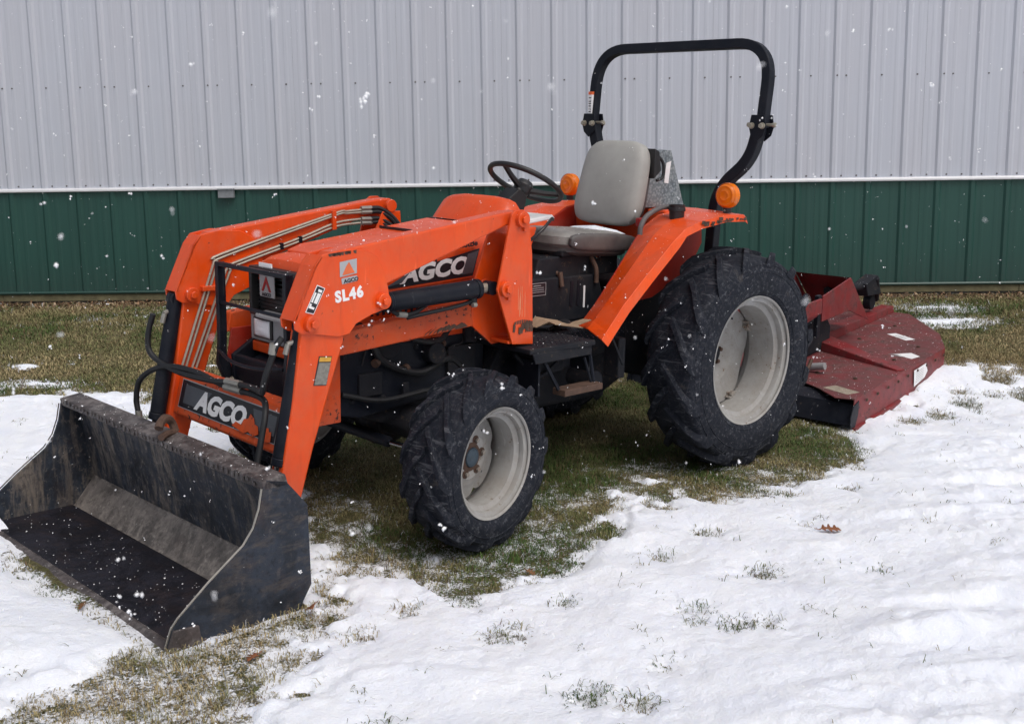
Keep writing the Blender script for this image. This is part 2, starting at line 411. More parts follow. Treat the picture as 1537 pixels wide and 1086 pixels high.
BBELOW = [(3.78, .74), (3.5, .75), (3.28, .69), (3.12, .70), (2.67, .7), (2.72, .84), (2.95, 1.06), (3.1, 1.14), (3.3, 1.34), (3.83, .9)]
TUFTS = [(2.34, 1.41, 1.), (1.7, 1.91, .9), (1.21, 1.69, .9), (2.45, 1.89, 1.), (2.46, 1.02, .6), (.59, 1.51, .3), (-.02, 1.35, .5), (.29, 1.2, .6), (.36, 1.13, .7), (.85, 1.99, .4), (2.12, 1.93, .3), (2.25, 1.11, .6), (2.72, 1.09, .7), (-2.37, 1.03, .9), (-2.27, .85, .9), (1.69, 1.72, .4), (1.78, 1.80, .5), (1.6, 1.98, .5), (2.38, 2.04, .8), (2.0, 1.35, .5), (1.35, 1.3, .6), (1.0, 1.25, .7), (-2.0, 1.1, .5), (-2.55, 1.2, 2.4), (-2.1, .98, 1.6), (-3.0, 1.55, 2.6), (-2.7, .92, 1.8), (-1.75, .98, 1.5), (-1.5, .92, 1.2), (-3.2, 1.2, 2.5), (3.0, 1.6, .4), (2.9, -2.4, .5)]
def snowD(x, y):
    """distance into the snow cover in metres (negative: bare grass)"""
    big = fbm(x, y, .55, 3)*.55+fbm(x+40, y, .16, 3)*.32
    D = np.minimum(sdf(x, y, FAR)+fbm(x+7, y, .8, 3)*.95+fbm(x, y+30, .2, 3)*.7, sdf(x, y, UNDER)+big*.7)
    D = np.minimum(D, sdf(x, y, BFRONT)*1.6+big*.35-.035)
    D = np.minimum(D, sdf(x, y, BBELOW)*1.3-.02+fbm(x+3, y+5, .10, 3)*.45)
    sp = sdf(x, y, SPR); k = np.clip(.10-sp, 0, .25)/.25
    D = D-k*(.22)*1.0+k*fbm(x+11, y, .12, 4, .65)*.85
    # snow left lying in hollows of the far grass
    far = np.clip(-sdf(x, y, FAR)*1.2, 0, 1)
    pat = fbm(x*.7-y*.7, (x*.7+y*.7)*2.2, .55, 3)
    D = np.where((far > 0) & (pat > .24), np.maximum(D, (pat-.24)*1.0), D)
    for (cx, cy, r) in ((-3.88, -.14, .22), (-3.55, .12, .26), (1.46, -2.16, .2), (2.13, -3.3, .16), (1.9, -2.35, .3)):
        u = (x-cx)*.7-(y-cy)*.7; v = (x-cx)*.7+(y-cy)*.7
        D = np.maximum(D, .10-.4*np.hypot(u/r*.25, v/r*.7)+fbm(x, y, .12, 2)*.12)
    for (cx, cy, r) in TUFTS:
        D = np.minimum(D, np.maximum((np.hypot(x-cx, y-cy)+.03-.05*r)*.8+fbm(x, y, .05, 2)*.09, -.015))
    D = D+fbm(x+2, y+8, .055, 3)*.11*np.exp(-np.abs(D)/.10)
    D = np.where((x > 2.70) & (x < 3.22) & (y > -.86) & (y < .735), -.5, D)
    return D
def snow_h(x, y, D):
    a = -.713*x+.676*y; b = .676*x+.713*y          # a runs across the view, b towards the camera
    th = .042*(1-np.exp(-np.maximum(D, 0)/.13))-.05*np.clip(-D, 0, .3)-.004
    open_ = np.clip((D-.12)/.4, 0, 1)
    wv = b+fbm(a+3, b*.6, .34, 3)*.17+fbm(a+13, b*.3, .13, 2)*.075
    ph = (wv/.30) % 1.0
    ridge = np.where(ph < .78, ph/.78, (1-ph)/.22)
    ridge = ridge*ridge*(3-2*ridge)
    amp = .6+1.2*np.clip(fbm(a*.5+9, b*.8, .8, 2)*2+.35, 0, 1)
    lumps = fbm(a*.7, b*1.3, .24, 4, .55)*.085+fbm(x+5, y, .06, 3)*.014
    side = np.clip((a+1.5)/.9, 0, 1)*np.clip(.55+fbm(a+30, b, .45, 2)*2.2, .1, 1.3)
    lumps = lumps+np.abs(fbm(x+9, y+4, .055, 3))*.030+fbm(x, y, .022, 2)*.004
    return th+open_*(ridge*.044*amp*side+lumps+fbm(x, y, .6, 2)*.05)
def grid(name, x0, x1, y0, y1, st, fn, mat, kind='structure'):
    nx = int((x1-x0)/st)+1; ny = int((y1-y0)/st)+1
    X, Y = np.meshgrid(np.linspace(x0, x1, nx), np.linspace(y0, y1, ny), indexing='ij'); Z = fn(X, Y)
    me = bpy.data.meshes.new(name); co = np.stack([X, Y, Z], -1).reshape(-1, 3)
    i = np.arange(nx*ny).reshape(nx, ny); q = np.stack([i[:-1, :-1], i[1:, :-1], i[1:, 1:], i[:-1, 1:]], -1).reshape(-1, 4)
    keep = np.isfinite(Z.reshape(-1))[q].all(1); q = q[keep]; co = np.nan_to_num(co)
    used = np.unique(q); rem = -np.ones(len(co), int); rem[used] = np.arange(len(used)); co = co[used]; q = rem[q]
    me.vertices.add(len(co)); me.vertices.foreach_set('co', co.ravel())
    me.loops.add(q.size); me.loops.foreach_set('vertex_index', q.ravel())
    me.polygons.add(len(q)); me.polygons.foreach_set('loop_start', np.arange(0, q.size, 4)); me.polygons.foreach_set('loop_total', np.full(len(q), 4))
    me.polygons.foreach_set('use_smooth', np.ones(len(q), bool))
    me.update(); me.validate(); me.materials.append(mat)
    o = bpy.data.objects.new(name, me); C.objects.link(o); o['kind'] = kind; return o
def dust(x, y):
    D = snowD(x, y); d = np.clip(1-np.abs(D+.02)/.17, 0, 1)*.85
    sp = sdf(x, y, SPR); d = np.maximum(d, np.clip(.16-sp, 0, .3)/.3*.50*np.clip(1.1+fbm(x, y, .4, 2)*2, 0, 1)*(D > -.5))
    un = sdf(x, y, UNDER); d = d*np.clip(1+(un+.25)/.25, .0, 1)
    far = sdf(x, y, FAR); d = np.maximum(d, np.clip(fbm(x*.7-y*.7, (x*.7+y*.7)*2.5, .6, 3)*2.2-.1, 0, .55)*(far < 0))
    d = np.maximum(d, np.clip(.10-sdf(x, y, BBELOW), 0, .15)/.15*.55)
    return np.clip(d, 0, 1)
# ground: one sheet, fine under the scene, and wide enough to run out of sight
def ground_all(name):
    xs = np.concatenate([np.array([-90, -50, -28, -16, -10]), np.arange(-7, 5.2, .05), np.array([7, 11, 18, 32, 60, 95])])
    ys = np.concatenate([np.array([-95, -50, -28, -17, -11]), np.arange(-8, 5.2, .05), np.array([7, 11, 18, 32, 60, 95])])
    X, Y = np.meshgrid(xs, ys, indexing='ij'); Z = G(X, Y)+fbm(X, Y, .07, 2)*.008*((X > -7) & (X < 5) & (Y > -8) & (Y < 5))
    Z = Z-.06*((X > 2.62) & (X < 3.21) & (Y > -.9) & (Y < .76))
    nx, ny = X.shape; me = bpy.data.meshes.new(name); co = np.stack([X, Y, Z], -1).reshape(-1, 3)
    i = np.arange(nx*ny).reshape(nx, ny); q = np.stack([i[:-1, :-1], i[1:, :-1], i[1:, 1:], i[:-1, 1:]], -1).reshape(-1, 4)
    me.from_pydata(co.tolist(), [], q.tolist()); me.polygons.foreach_set('use_smooth', np.ones(len(q), bool)); me.materials.append(SOIL)
    a = me.color_attributes.new('litter', 'FLOAT_COLOR', 'POINT'); cc = np.zeros((nx*ny, 4), np.float32); cc[:, 3] = 1; cc[:, 0] = dust(X, Y).ravel()
    s_, n_ = wall_sn(X, Y); cc[:, 1] = (np.clip(1-(n_-.25+fbm(X, Y, .3, 2)*.6)/.5, 0, 1)*(n_ < 3)).ravel(); a.data.foreach_set('color', cc.ravel())
    o = bpy.data.objects.new(name, me); C.objects.link(o); o['kind'] = 'structure'
ground_all('ground')
def snow_fn(X, Y):
    D = snowD(X, Y); h = snow_h(X, Y, D); Z = G(X, Y)+h
    Z[D < -.30] = np.nan
    return Z
grid('snow', -6.5, 4.7, -4.6, 4.1, .0135, snow_fn, SNOW)
def snow_out(X, Y):
    D = np.minimum(sdf(X, Y, FAR)+.0, 5.); Z = G(X, Y)+.03-.04*np.clip(-D*4, 0, 1)+fbm(X, Y, .6, 2)*.04
    ins = (X > -6.4) & (X < 4.55) & (Y > -4.5) & (Y < 3.95)
    Z[ins | (D < -.3)] = np.nan
    return Z
grid('snow', -24, 22, -14, 26, .15, snow_out, SNOW)

# ---------------------------------------------------------------- grass
def blades(name, P, length, width, col, lean, seed):
    """P (n,3) roots; each blade a bent ribbon of two quads' worth of faces"""
    r = np.random.RandomState(seed); n = len(P); az = r.rand(n)*2*np.pi
    d = np.stack([np.cos(az), np.sin(az), np.zeros(n)], 1); sd = np.stack([-np.sin(az), np.cos(az), np.zeros(n)], 1)
    l = length; ln = lean; w_ = width[:, None]*.5*sd
    mid = P+d*(l*.45*ln)[:, None]+np.array([0, 0, 1])*(l*.5*np.sqrt(np.maximum(.05, 1-ln**2*.8)))[:, None]
    tip = P+d*(l*ln)[:, None]+np.array([0, 0, 1])*(l*np.maximum(.12, (1-ln)*.95))[:, None]+sd*((r.rand(n)-.5)*l*.4)[:, None]
    V = np.stack([P-w_-[0, 0, .004], P+w_-[0, 0, .004], mid+w_*.8, mid-w_*.8, tip], 1).reshape(-1, 3)
    b = np.arange(n)[:, None]*5
    me = bpy.data.meshes.new(name); me.vertices.add(len(V)); me.vertices.foreach_set('co', V.astype(np.float32).ravel())
    L = np.concatenate([b+[0, 1, 2, 3], b+[3, 2, 4]], 1); me.loops.add(L.size); me.loops.foreach_set('vertex_index', L.ravel().astype(np.int32))
    me.polygons.add(2*n); st = (np.arange(n)[:, None]*7+[0, 4]).ravel(); me.polygons.foreach_set('loop_start', st.astype(np.int32)); me.polygons.foreach_set('loop_total', np.tile([4, 3], n).astype(np.int32))
    me.update(); a = me.color_attributes.new('tint', 'FLOAT_COLOR', 'POINT')
    cc = np.ones((n, 5, 4), np.float32); cc[:, :, :3] = col[:, None, :]; a.data.foreach_set('color', cc.ravel())
    me.materials.append(BLADE); o = bpy.data.objects.new(name, me); C.objects.link(o); o['kind'] = 'stuff'
    return o
def grass_cols(x, y, r):
    n = len(x); s_, nn = wall_sn(x, y)
    g1 = np.array([.085, .145, .036]); g2 = np.array([.040, .075, .024]); tan = np.array([.37, .30, .165]); br = np.array([.15, .10, .06])
    t = np.clip(.5+fbm(x, y, .9, 3)*2.4+fbm(x, y, .16, 2)*1.2+(r.rand(n)-.5)*.7-.06, 0, 1)
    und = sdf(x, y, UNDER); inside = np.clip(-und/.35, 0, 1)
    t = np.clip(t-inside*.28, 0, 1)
    band = np.exp(-((nn-2.15)/.5)**2)*.45-np.exp(-((nn-.95)/.38)**2)*.2-np.exp(-((nn-2.9)/.3)**2)*.25
    t = np.clip(t+band*(nn < 3.4), 0, 1)
    gm = r.rand(n)[:, None]; c = (g1*gm+g2*(1-gm))*(1-t[:, None])+tan*t[:, None]
    bk = (r.rand(n) < .12+.55*np.exp(-(nn/.35)**2))[:, None]; c = np.where(bk, br, c)
    c = c*(0.7+.6*r.rand(n))[:, None]
    fr = (r.rand(n) < dust(x, y)*.16)[:, None]
    return np.where(fr, np.array([.62, .64, .68])*(.7+.3*r.rand(n))[:, None], c)
def scatter(n, x0, x1, y0, y1, prob, seed):
    r = np.random.RandomState(seed); x = x0+(x1-x0)*r.rand(n); y = y0+(y1-y0)*r.rand(n)
    D = snowD(x, y); k = r.rand(n) < prob(x, y, D); return x[k], y[k], D[k], r
def in_box(x, y): return (x > 2.62) & (x < 3.268+.055*(.742-y)/1.6) & (y > -.875) & (y < .752)
def field():
    # near lawn showing through and round the snow
    x, y, D, r = scatter(520000, -3.2, 4.0, -2.4, 2.6, lambda x, y, D: np.clip(np.maximum(.62-D*6.5, .16-D*.9), 0, 1)*(np.clip(-D*6+.40, .25, 1))*(~in_box(x, y)), 11)
    P = np.stack([x, y, G(x, y)], 1); n = len(x); l = (.018+.036*r.rand(n)**1.3)*np.clip(1.05+fbm(x, y, .10, 2)*1.6, .5, 1.8)*(1-.45*np.clip(dust(x, y), 0, 1))
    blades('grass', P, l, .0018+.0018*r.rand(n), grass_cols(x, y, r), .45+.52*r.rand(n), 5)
    tag(bpy.data.objects[-1] if False else C.objects[-1], 'short matted green and straw coloured winter grass around the machine', 'grass')
    # lawn between the tractor and the building
    x, y, D, r = scatter(900000, -8.5, 5.0, -8.2, 2.4, lambda x, y, D: ((D < .03) & (wall_sn(x, y)[1] > .03) & (wall_sn(x, y)[1] < 6.2) & (sdf(x, y, FAR) < .15))*np.clip(.25+wall_sn(x, y)[1]*1.6, 0, 1), 12)
    P = np.stack([x, y, G(x, y)], 1); n = len(x); s_, nn = wall_sn(x, y)
    l = (.022+.030*r.rand(n))*(1+.6*np.exp(-((nn-.8)/.4)**2))
    blades('grass', P, l, .0028+.0032*r.rand(n), grass_cols(x, y, r), .5+.47*r.rand(n), 6)
    tag(C.objects[-1], 'longer mixed lawn grass in the strip before the green wall', 'grass')
    # leaf litter along the foot of the wall
    x, y, D, r = scatter(60000, -8.5, 4.0, -8.2, 2.4, lambda x, y, D: ((wall_sn(x, y)[1] > .02) & (wall_sn(x, y)[1] < .55+fbm(x, y, .5, 3)*.6))*1.0, 14)
    P = np.stack([x, y, G(x, y)+.004+.012*r.rand(len(x))], 1); n = len(x)
    cl = np.array([[.15, .085, .05], [.24, .15, .09], [.09, .06, .04], [.33, .25, .17]])[r.randint(0, 4, n)]*(.6+.7*r.rand(n))[:, None]
    blades('leaf_litter', P, .02+.03*r.rand(n), .012+.012*r.rand(n), cl, .75+.25*r.rand(n), 15)
    tag(C.objects[-1], 'brown dead leaf litter along the foot of the green wall', 'leaf litter')
    # sparse blades and tufts poking out of the snow
    xs, ys = [], []; r = np.random.RandomState(21)
    for (cx, cy, k) in TUFTS:
        m = int(150*k*k); q1 = r.rand(m)*6.283; q2 = r.rand(m)**.7*.075*(.5+.5*k); xs.append(cx+np.cos(q1)*q2*1.25); ys.append(cy+np.sin(q1)*q2)
    for i in range(900):
        cx = -3+6.8*r.rand(); cy = -3.4+6.6*r.rand()
        if snowD(np.array([cx]), np.array([cy]))[0] < .05: continue
        m = r.randint(1, 5) if r.rand() < .90 else r.randint(6, 14); xs.append(cx+r.randn(m)*.02); ys.append(cy+r.randn(m)*.018)
    x = np.concatenate(xs); y = np.concatenate(ys); k = ~in_box(x, y); x = x[k]; y = y[k]; n = len(x)
    D = snowD(x, y); z = G(x, y)+np.maximum(snow_h(x, y, D), 0)-.004
    P = np.stack([x, y, z], 1); blades('grass', P, .018+.045*r.rand(n)**1.5, .0020+.0018*r.rand(n), grass_cols(x, y, r)*.75, .45+.54*r.rand(n), 8)
    tag(C.objects[-1], 'thin tufts of grass poking through the open snow', 'grass')
field()

# ---------------------------------------------------------------- metal building
def building():
    B = empty('metal_building', loc=(1.227, -6.316, .374))
    def R(a, b, c):
        return Matrix.Rotation(a, 3, 'Z') @ Matrix.Rotation(b, 3, 'X') @ Matrix.Rotation(c, 3, 'Y')
    m = R(math.radians(135.006), math.radians(-1.2), math.radians(-.621)).to_4x4(); B.rotation_euler = m.to_euler()
    tag(B, 'long metal sided shed with pale grey ribbed walls above a dark green band', 'building')
    p = .3003; ph = .121
    def panel(h0, h1, mat, name):
        prof = []
        for k in range(3):
            c = k*p+p/2
            for (dx, d) in ((-.113, 0), (-.100, (.0022)), (-.082, (.0022)), (-.069, 0), (-.034, 0), (-.015, .014), (.015, .014), (.034, 0), (.069, 0), (.082, (.0022)), (.100, (.0022)), (.113, 0)):
                prof.append((c+dx, -d))
        prof = [(0, 0)]+prof+[(3*p-.0015, 0)]; poly = prof+[(prof[-1][0], .004), (0, .004)]
        mb = MB(); n = len(poly); mb.add([(x, y, h0) for x, y in poly]+[(x, y, h1) for x, y in poly], [(i, (i+1) % n, n+(i+1) % n, n+i) for i in range(n)])
        o = mb.build(name, mat, B); return o.data, o
    j0, j1 = -5, 15
    for (h0, h1, mat, name, dy) in ((.925, 4.3, SIDING, 'wall_panel', 0), (.0, .918, GREEN, 'wainscot_panel', .004)):
        me, o = panel(h0, h1, mat, name)
        for j in range(j0, j1):
            q = o if j == j0 else o.copy()
            if j != j0: C.objects.link(q); q.parent = B
            q.location = (ph-p/2+3*p*j, dy-(.0008 if j % 2 else 0), 0)
    x0 = ph-p/2+3*p*j0; x1 = ph-p/2+3*p*j1
    MB().prism([(-.030, .905), (-.030, .918), (-.020, .932), (.003, .934), (.003, .900), (-.022, .900)], x0, x1, 'x').build('belt_trim', TRIM, B)
    MB().prism([(-.018, -.004), (-.026, .010), (-.018, .022), (.003, .022), (.003, -.004)], x0, x1, 'x').build('base_trim', GREEN, B)
    for k in range(8):
        a = x0+(x1-x0)*k/8; b = x0+(x1-x0)*(k+1)/8-.004
        MB().box(((a+b)/2, .012+.003*(k % 2), -.034), (b-a, .03, .058)).build('skirt_board', WOOD, B, .003)
    MB().box(((x0+x1)/2, 3.05, 2.03), (x1-x0-.02, 6.0, 4.5)).build('wall_core', BOXGREY, B)
    MB().prism([(-.35, 4.28), (3.05, 5.6), (6.4, 4.28), (6.4, 4.36), (3.05, 5.7), (-.35, 4.36)], x0-.2, x1+.2, 'x').build('roof', GREEN, B)
    sc = MB(); r = random.Random(4)
    for k in range(-14, 44):
        c = ph+k*p
        pts = [(c+.085, 1.795), (c+.07, .952), (c+.20, .952)]+([(c+.005, 1.795)] if k % 3 == 0 else [])
        for (s, h) in pts:
            y = -.0035 if abs(s-c) > .05 else -.016
            sc.tube([(s, y+.003, h), (s, y-.004, h)], [.0085, .0065], 6)
    tag(sc.build('screws', simple('siding_screw', (.14, .13, .13), .5, .4), B, split=False), kind='stuff')
    # small grey box under the belt trim
    b = MB().box((2.045, -.035, .868), (.135, .055, .07)); b.prism([(-.075, .905), (-.068, .912), (-.005, .915), (-.005, .895)], 1.972, 2.118, 'x')
    b.build('outlet_box', BOXGREY, B, .005)
building()
# ---------------------------------------------------------------- tractor
TR = empty('tractor', loc=(0, 0, .024), rot=(math.radians(-1.8), 0, 0))
tag(TR, 'orange compact tractor with front loader bucket, grey seat and folding roll bar', 'tractor')
def T(s, name, mats, parent=TR, **k): return s.build(name, mats, parent, **k)
def bolt(mb, c, ax, r, h, mi=0, washer=True):
    c = Vector(c); ax = Vector(ax).normalized()
    if washer: mb.tube([c, c+ax*h*.3], r*1.35, 18, mi)
    mb.tube([c+ax*h*.25, c+ax*h], r, 6, mi, False)

# ---- wheels
def tyre_mesh(R, w, rim, lugs, lug_h, lug_w, bulge=.012):
    mb = MB(); Rc = R-lug_h; hw = w/2
    prof = [(rim+.004, -hw*.80), (rim+.018, -hw*.93), (rim+(Rc-rim)*.30, -hw*.995), (rim+(Rc-rim)*.50, -hw), (rim+(Rc-rim)*.72, -hw*.97),
            (rim+(Rc-rim)*.86, -hw*.91), (Rc-.012, -hw*.80), (Rc-.004, -hw*.55), (Rc, 0)]
    prof = prof+[(r, -h) for r, h in prof[-2::-1]]
    P = sm([(r, 0, h) for r, h in prof], 3); mb.lathe([(p.x, p.z) for p in P], n=96)
    # raised rings on the sidewall
    for s in (-1, 1):
        for rr, hh, dr in ((rim+.030, .955, .006), (rim+(Rc-rim)*.62, .990, .004), (rim+(Rc-rim)*.80, .945, .004)):
            pr = [(rr-dr, s*hw*(hh-.03)), (rr-dr*.5, s*(hw*hh+.003)), (rr+dr*.5, s*(hw*hh+.003)), (rr+dr, s*hw*(hh-.03))]
            mb.lathe(pr, n=72)
    rnd = random.Random(2)
    for side in (-1, 1):
        for k in range(lugs):
            t0 = 2*math.pi*(k+(.5 if side > 0 else 0))/lugs
            # bar from just past the centre line out over the shoulder, sweeping back
            st = [(-.06, 0.0, 0), (.28, .085, 0), (.60, .20, 0), (.84, .285, -.004), (.96, .335, -.022), (.985, .36, -.048)]
            rings = []
            for (u, dt, dr) in st:
                h = side*hw*u; a = t0+dt*(.50/Rc)*1.25
                rt = Rc+lug_h+dr-(u > .5)*.002; rb = Rc-.03+dr
                if u > .9: rb = rt-.035
                ww = lug_w*(.80+.35*u)
                wa = ww/Rc*.5; q = []
                for (da, r_) in ((-wa*1.25, rb), (-wa*.85, rt), (wa*.85, rt), (wa*1.25, rb)):
                    q.append((r_*math.sin(a+da), h, r_*math.cos(a+da)))
                rings.append(q)
            vs = [p for q in rings for p in q]; fs = []
            for i in range(len(rings)-1):
                for j in range(4): fs.append((i*4+j, i*4+(j+1) % 4, i*4+4+(j+1) % 4, i*4+4+j))
            fs += [(3, 2, 1, 0), tuple(len(vs)-4+j for j in range(4))]
            mb.add(vs, fs, 0, False)
    return mb
def rim_profile(rim, hw):
    b = [(rim-.006, hw-.004), (rim+.005, hw), (rim+.006, hw-.010), (rim-.008, hw-.018), (rim-.022, hw-.022), (rim-.026, hw-.034), (rim-.024, hw-.050), (rim-.034, hw-.058), (rim-.048, hw-.062), (rim-.052, hw-.090)]
    return b+[(r, -h) for r, h in reversed(b)]
    return [(rim-.006, hw-.004), (rim+.004, hw), (rim+.006, hw-.008), (rim-.004, hw-.016), (rim-.016, hw-.028), (rim-.022, hw-.055), (rim-.030, hw-.060), (rim-.048, hw-.082), (rim-.050, 0),
            (rim-.048, -hw+.082), (rim-.030, -hw+.060), (rim-.022, -hw+.055), (rim-.016, -hw+.028), (rim-.004, -hw+.016), (rim+.006, -hw+.008), (rim+.004, -hw), (rim-.006, -hw+.004)]
def rear_wheel():
    w = empty('wheel', TR)
    tyre_mesh(.567, .316, .328, 15, .030, .052).build('tyre', RUBBER, w, split=False, bevel=.004, segs=1, angle=50)
    mb = MB(); hw = .137; prof = rim_profile(.328, hw)
    mb.lathe(prof, n=96); mb.build('rim', CREAM, w, solid=.006)
    # deep dished disc with scalloped windows
    d = MB(); n = 96; vs = []; fs = []
    rows = [(.03, -.020), (.10, -.020), (.135, -.012), (.165, .012), (.19, .012)]
    for j in range(n):
        t = 2*math.pi*j/n; sc = .5+.5*math.cos(t*4)
        for i, (r, h) in enumerate(rows): vs.append((r*math.sin(t), h, r*math.cos(t)))
        ro = .262+.020*sc**.7; vs.append((ro*math.sin(t), .010+.02*sc, ro*math.cos(t)))
        vs.append((ro*math.sin(t), -.004+.02*sc, ro*math.cos(t)))
    m = len(rows)+2
    for j in range(n):
        k = (j+1) % n
        for i in range(m-1): fs.append((j*m+i, j*m+i+1, k*m+i+1, k*m+i))
    d.add(vs, fs, 0, True); do = d.build('wheel_disc', CREAM, w, solid=.008); do.location = (0, -.120, 0)
    hb = MB().cyl((0, -.22, 0), (0, -.12, 0), .062, 24); hb.cyl((0, -.12, 0), (0, -.098, 0), .045, 20)
    hb.build('hub', BLACKCAST, w, bevel=.004)
    b = MB()
    for k in range(8): t = 2*math.pi*(k+.5)/8; bolt(b, (.085*math.sin(t), -.136, .085*math.cos(t)), (0, 1, 0), .011, .018)
    tag(b.build('wheel_nuts', RUSTY, w))
    for k in range(4):
        t = 2*math.pi*k/4; M = Matrix.Rotation(t, 4, 'Y') @ Matrix.Translation((0, -.080, 0))
        l = MB(); l.box((0, -.005, .268), (.062, .06, .008), 0, M); l.box((0, -.033, .262), (.062, .008, .04), 0, M)
        l.tube([M @ Vector((.0, .02, .262)), M @ Vector((0, -.05, .262))], .011, 8)
        l.tube([M @ Vector((.0, .012, .262)), M @ Vector((0, .026, .262))], .018, 6, 0, False)
        l.build('rim_lug', CREAM_R, w, bevel=.002)
    v = MB().cyl((.02, .06, .285), (.02, .10, .268), .005, 8); v.build('valve_stem', RUBBER_HOSE, w)
    return w
def front_wheel():
    w = empty('wheel', TR)
    tyre_mesh(.371, .246, .229, 14, .022, .044).build('tyre', RUBBER, w, split=False, bevel=.003, segs=1, angle=50)
    hw = .104; mb = MB()
    prof = [(.223, hw-.004), (.233, hw), (.234, hw-.008), (.222, hw-.014), (.210, hw-.018), (.207, hw-.030), (.208, hw-.040), (.198, hw-.048), (.187, hw-.052), (.184, hw-.075), (.184, 0), (.197, -hw+.058), (.212, -hw+.034), (.225, -hw+.014), (.232, -hw), (.223, -hw+.004)]
    mb.lathe(prof, n=96); mb.build('rim', CREAM, w, solid=.005)
    d = MB(); n = 72; vs = []; fs = []
    rows = [(.02, .018), (.095, .018), (.100, .014), (.112, .012), (.128, .006), (.150, -.004)]
    for j in range(n):
        t = 2*math.pi*j/n; sc = abs(math.cos(t*2.5))
        for (r, h) in rows: vs.append((r*math.sin(t), h, r*math.cos(t)))
        ro = .160+.026*(1-(1-sc)**3); vs.append((ro*math.sin(t), -.006, ro*math.cos(t))); vs.append((ro*math.sin(t), -.016, ro*math.cos(t)))
    m = len(rows)+2
    for j in range(n):
        k = (j+1) % n
        for i in range(m-1): fs.append((j*m+i, j*m+i+1, k*m+i+1, k*m+i))
    d.add(vs, fs, 0, True); do = d.build('wheel_disc', CREAM, w, solid=.006); do.location = (0, -.055, 0); CS = -.075
    h = MB().lathe([(0, .060+CS), (.030, .060+CS), (.040, .054+CS), (.043, .040+CS)], n=28); h.build('hub_cap', BLUEGREY, w)
    h = MB().lathe([(.043, .050+CS), (.047, .046+CS), (.060, .044+CS), (.064, .036+CS)], n=32)
    for k in range(6):
        t = 2*math.pi*(k+.25)/6; c = Vector((.074*math.sin(t), .036+CS, .074*math.cos(t))); h.tube([c, c+Vector((0, .008, 0))], .019, 16)
    h.build('hub_flange', RUSTY, w)
    b = MB()
    for k in range(6): t = 2*math.pi*(k+.25)/6; bolt(b, (.074*math.sin(t), .044+CS, .074*math.cos(t)), (0, 1, 0), .010, .014, washer=False)
    b.build('wheel_nuts', CREAM_R, w, bevel=.001)
    ho = MB()
    for k in range(4): t = 2*math.pi*(k+.3)/4; ho.tube([(.125*math.sin(t), -.047, .125*math.cos(t)), (.125*math.sin(t), -.0445, .125*math.cos(t))], .006, 10)
    ho.build('vent_holes', DECALBLACK, w)
    MB().cyl((.06, .03, .19), (.07, .062, .178), .004, 8).build('valve_stem', RUBBER_HOSE, w)
    return w
def clone(w, loc, rot):
    c = w.copy(); C.objects.link(c); c.location = loc; c.rotation_euler = rot
    for ch in w.children:
        d = ch.copy(); C.objects.link(d); d.parent = c
    return c
rw = rear_wheel(); rw.location = (.020, .640, .562); rw.rotation_euler = (0, math.radians(28), 0)
clone(rw, (.020, -.640, .562), (0, math.radians(10), math.pi))
fwh = front_wheel(); fwh.location = (1.832, .688, .374)
fwh.rotation_mode = 'XYZ'; fwh.rotation_euler = (math.radians(-1), math.radians(20), math.radians(9.9))
clone(fwh, (1.832, -.688, .374), (math.radians(1), math.radians(40), math.pi+math.radians(9.0)))

# ---- chassis, engine, axle
mb = MB()
mb.prism([(.30, .42), (.30, .80), (1.30, .80), (1.42, .70), (1.42, .42), (1.15, .34), (.50, .34)], -.17, .17)           # transmission
mb.prism([(1.38, .44), (1.38, .96), (2.12, .96), (2.12, .52), (1.95, .44)], -.20, .20)
T(mb, 'engine_block', BLACKCAST, bevel=.02)
mb = MB()
for s in (-1, 1):
    mb.prism([(1.40, .56), (1.40, .80), (2.32, .80), (2.42, .74), (2.42, .58), (2.1, .50)], s*.22, s*.245)
    mb.prism([(1.38, .40), (1.38, .56), (1.52, .56), (1.60, .46)], s*.22, s*.245)
mb.box((2.40, 0, .66), (.03, .50, .16)); mb.box((2.34, 0, .56), (.16, .44, .03))
T(mb, 'front_frame', BLACK, bevel=.006)
mb = MB()
mb.tube([(1.80, -.50, .40), (1.80, -.30, .41), (1.80, -.12, .44), (1.80, .12, .44), (1.80, .30, .41), (1.80, .50, .40)], [.055, .06, .09, .09, .06, .055], 16)
mb.lathe([(.0, -.12), (.08, -.10), (.13, -.05), (.14, 0), (.13, .05), (.08, .10), (0, .12)], (1.80, .0, .42), (1, 0, 0), 24)
for s in (-1, 1):
    mb.cyl((1.80, s*.53, .30), (1.80, s*.53, .50), .058, 16); mb.cyl((1.80, s*.48, .37), (1.80, s*.63, .37), .085, 20, r1=.07)
    mb.box((1.80, s*.53, .52), (.10, .10, .04))
T(mb, 'front_axle', BLACKCAST, bevel=.006)
mb = MB(); mb.cyl((1.93, -.30, .36), (1.93, .22, .36), .024, 14); mb.cyl((1.93, .22, .36), (1.90, .50, .36), .011, 10)
T(mb, 'steering_cylinder', BLACK)
T(MB().cyl((1.93, .24, .362), (1.91, .40, .362), .0125, 10), 'cylinder_rod', CHROME)
mb = MB(); mb.cyl((1.66, .0, .40), (1.40, 0, .42), .025, 12); mb.tube(sm([(2.05, .26, .86), (2.0, .27, .74), (1.80, .27, .66), (1.62, .26, .70), (1.5, .26, .60)]), .016, 8)
mb.tube(sm([(2.2, .26, .62), (2.0, .28, .57), (1.7, .29, .58), (1.45, .27, .52)]), .011, 8)
mb.tube(sm([(1.9, .25, .90), (1.85, .28, .82), (1.70, .28, .79), (1.60, .26, .86)]), .013, 8)
T(mb, 'under_hoses', RUBBER_HOSE)
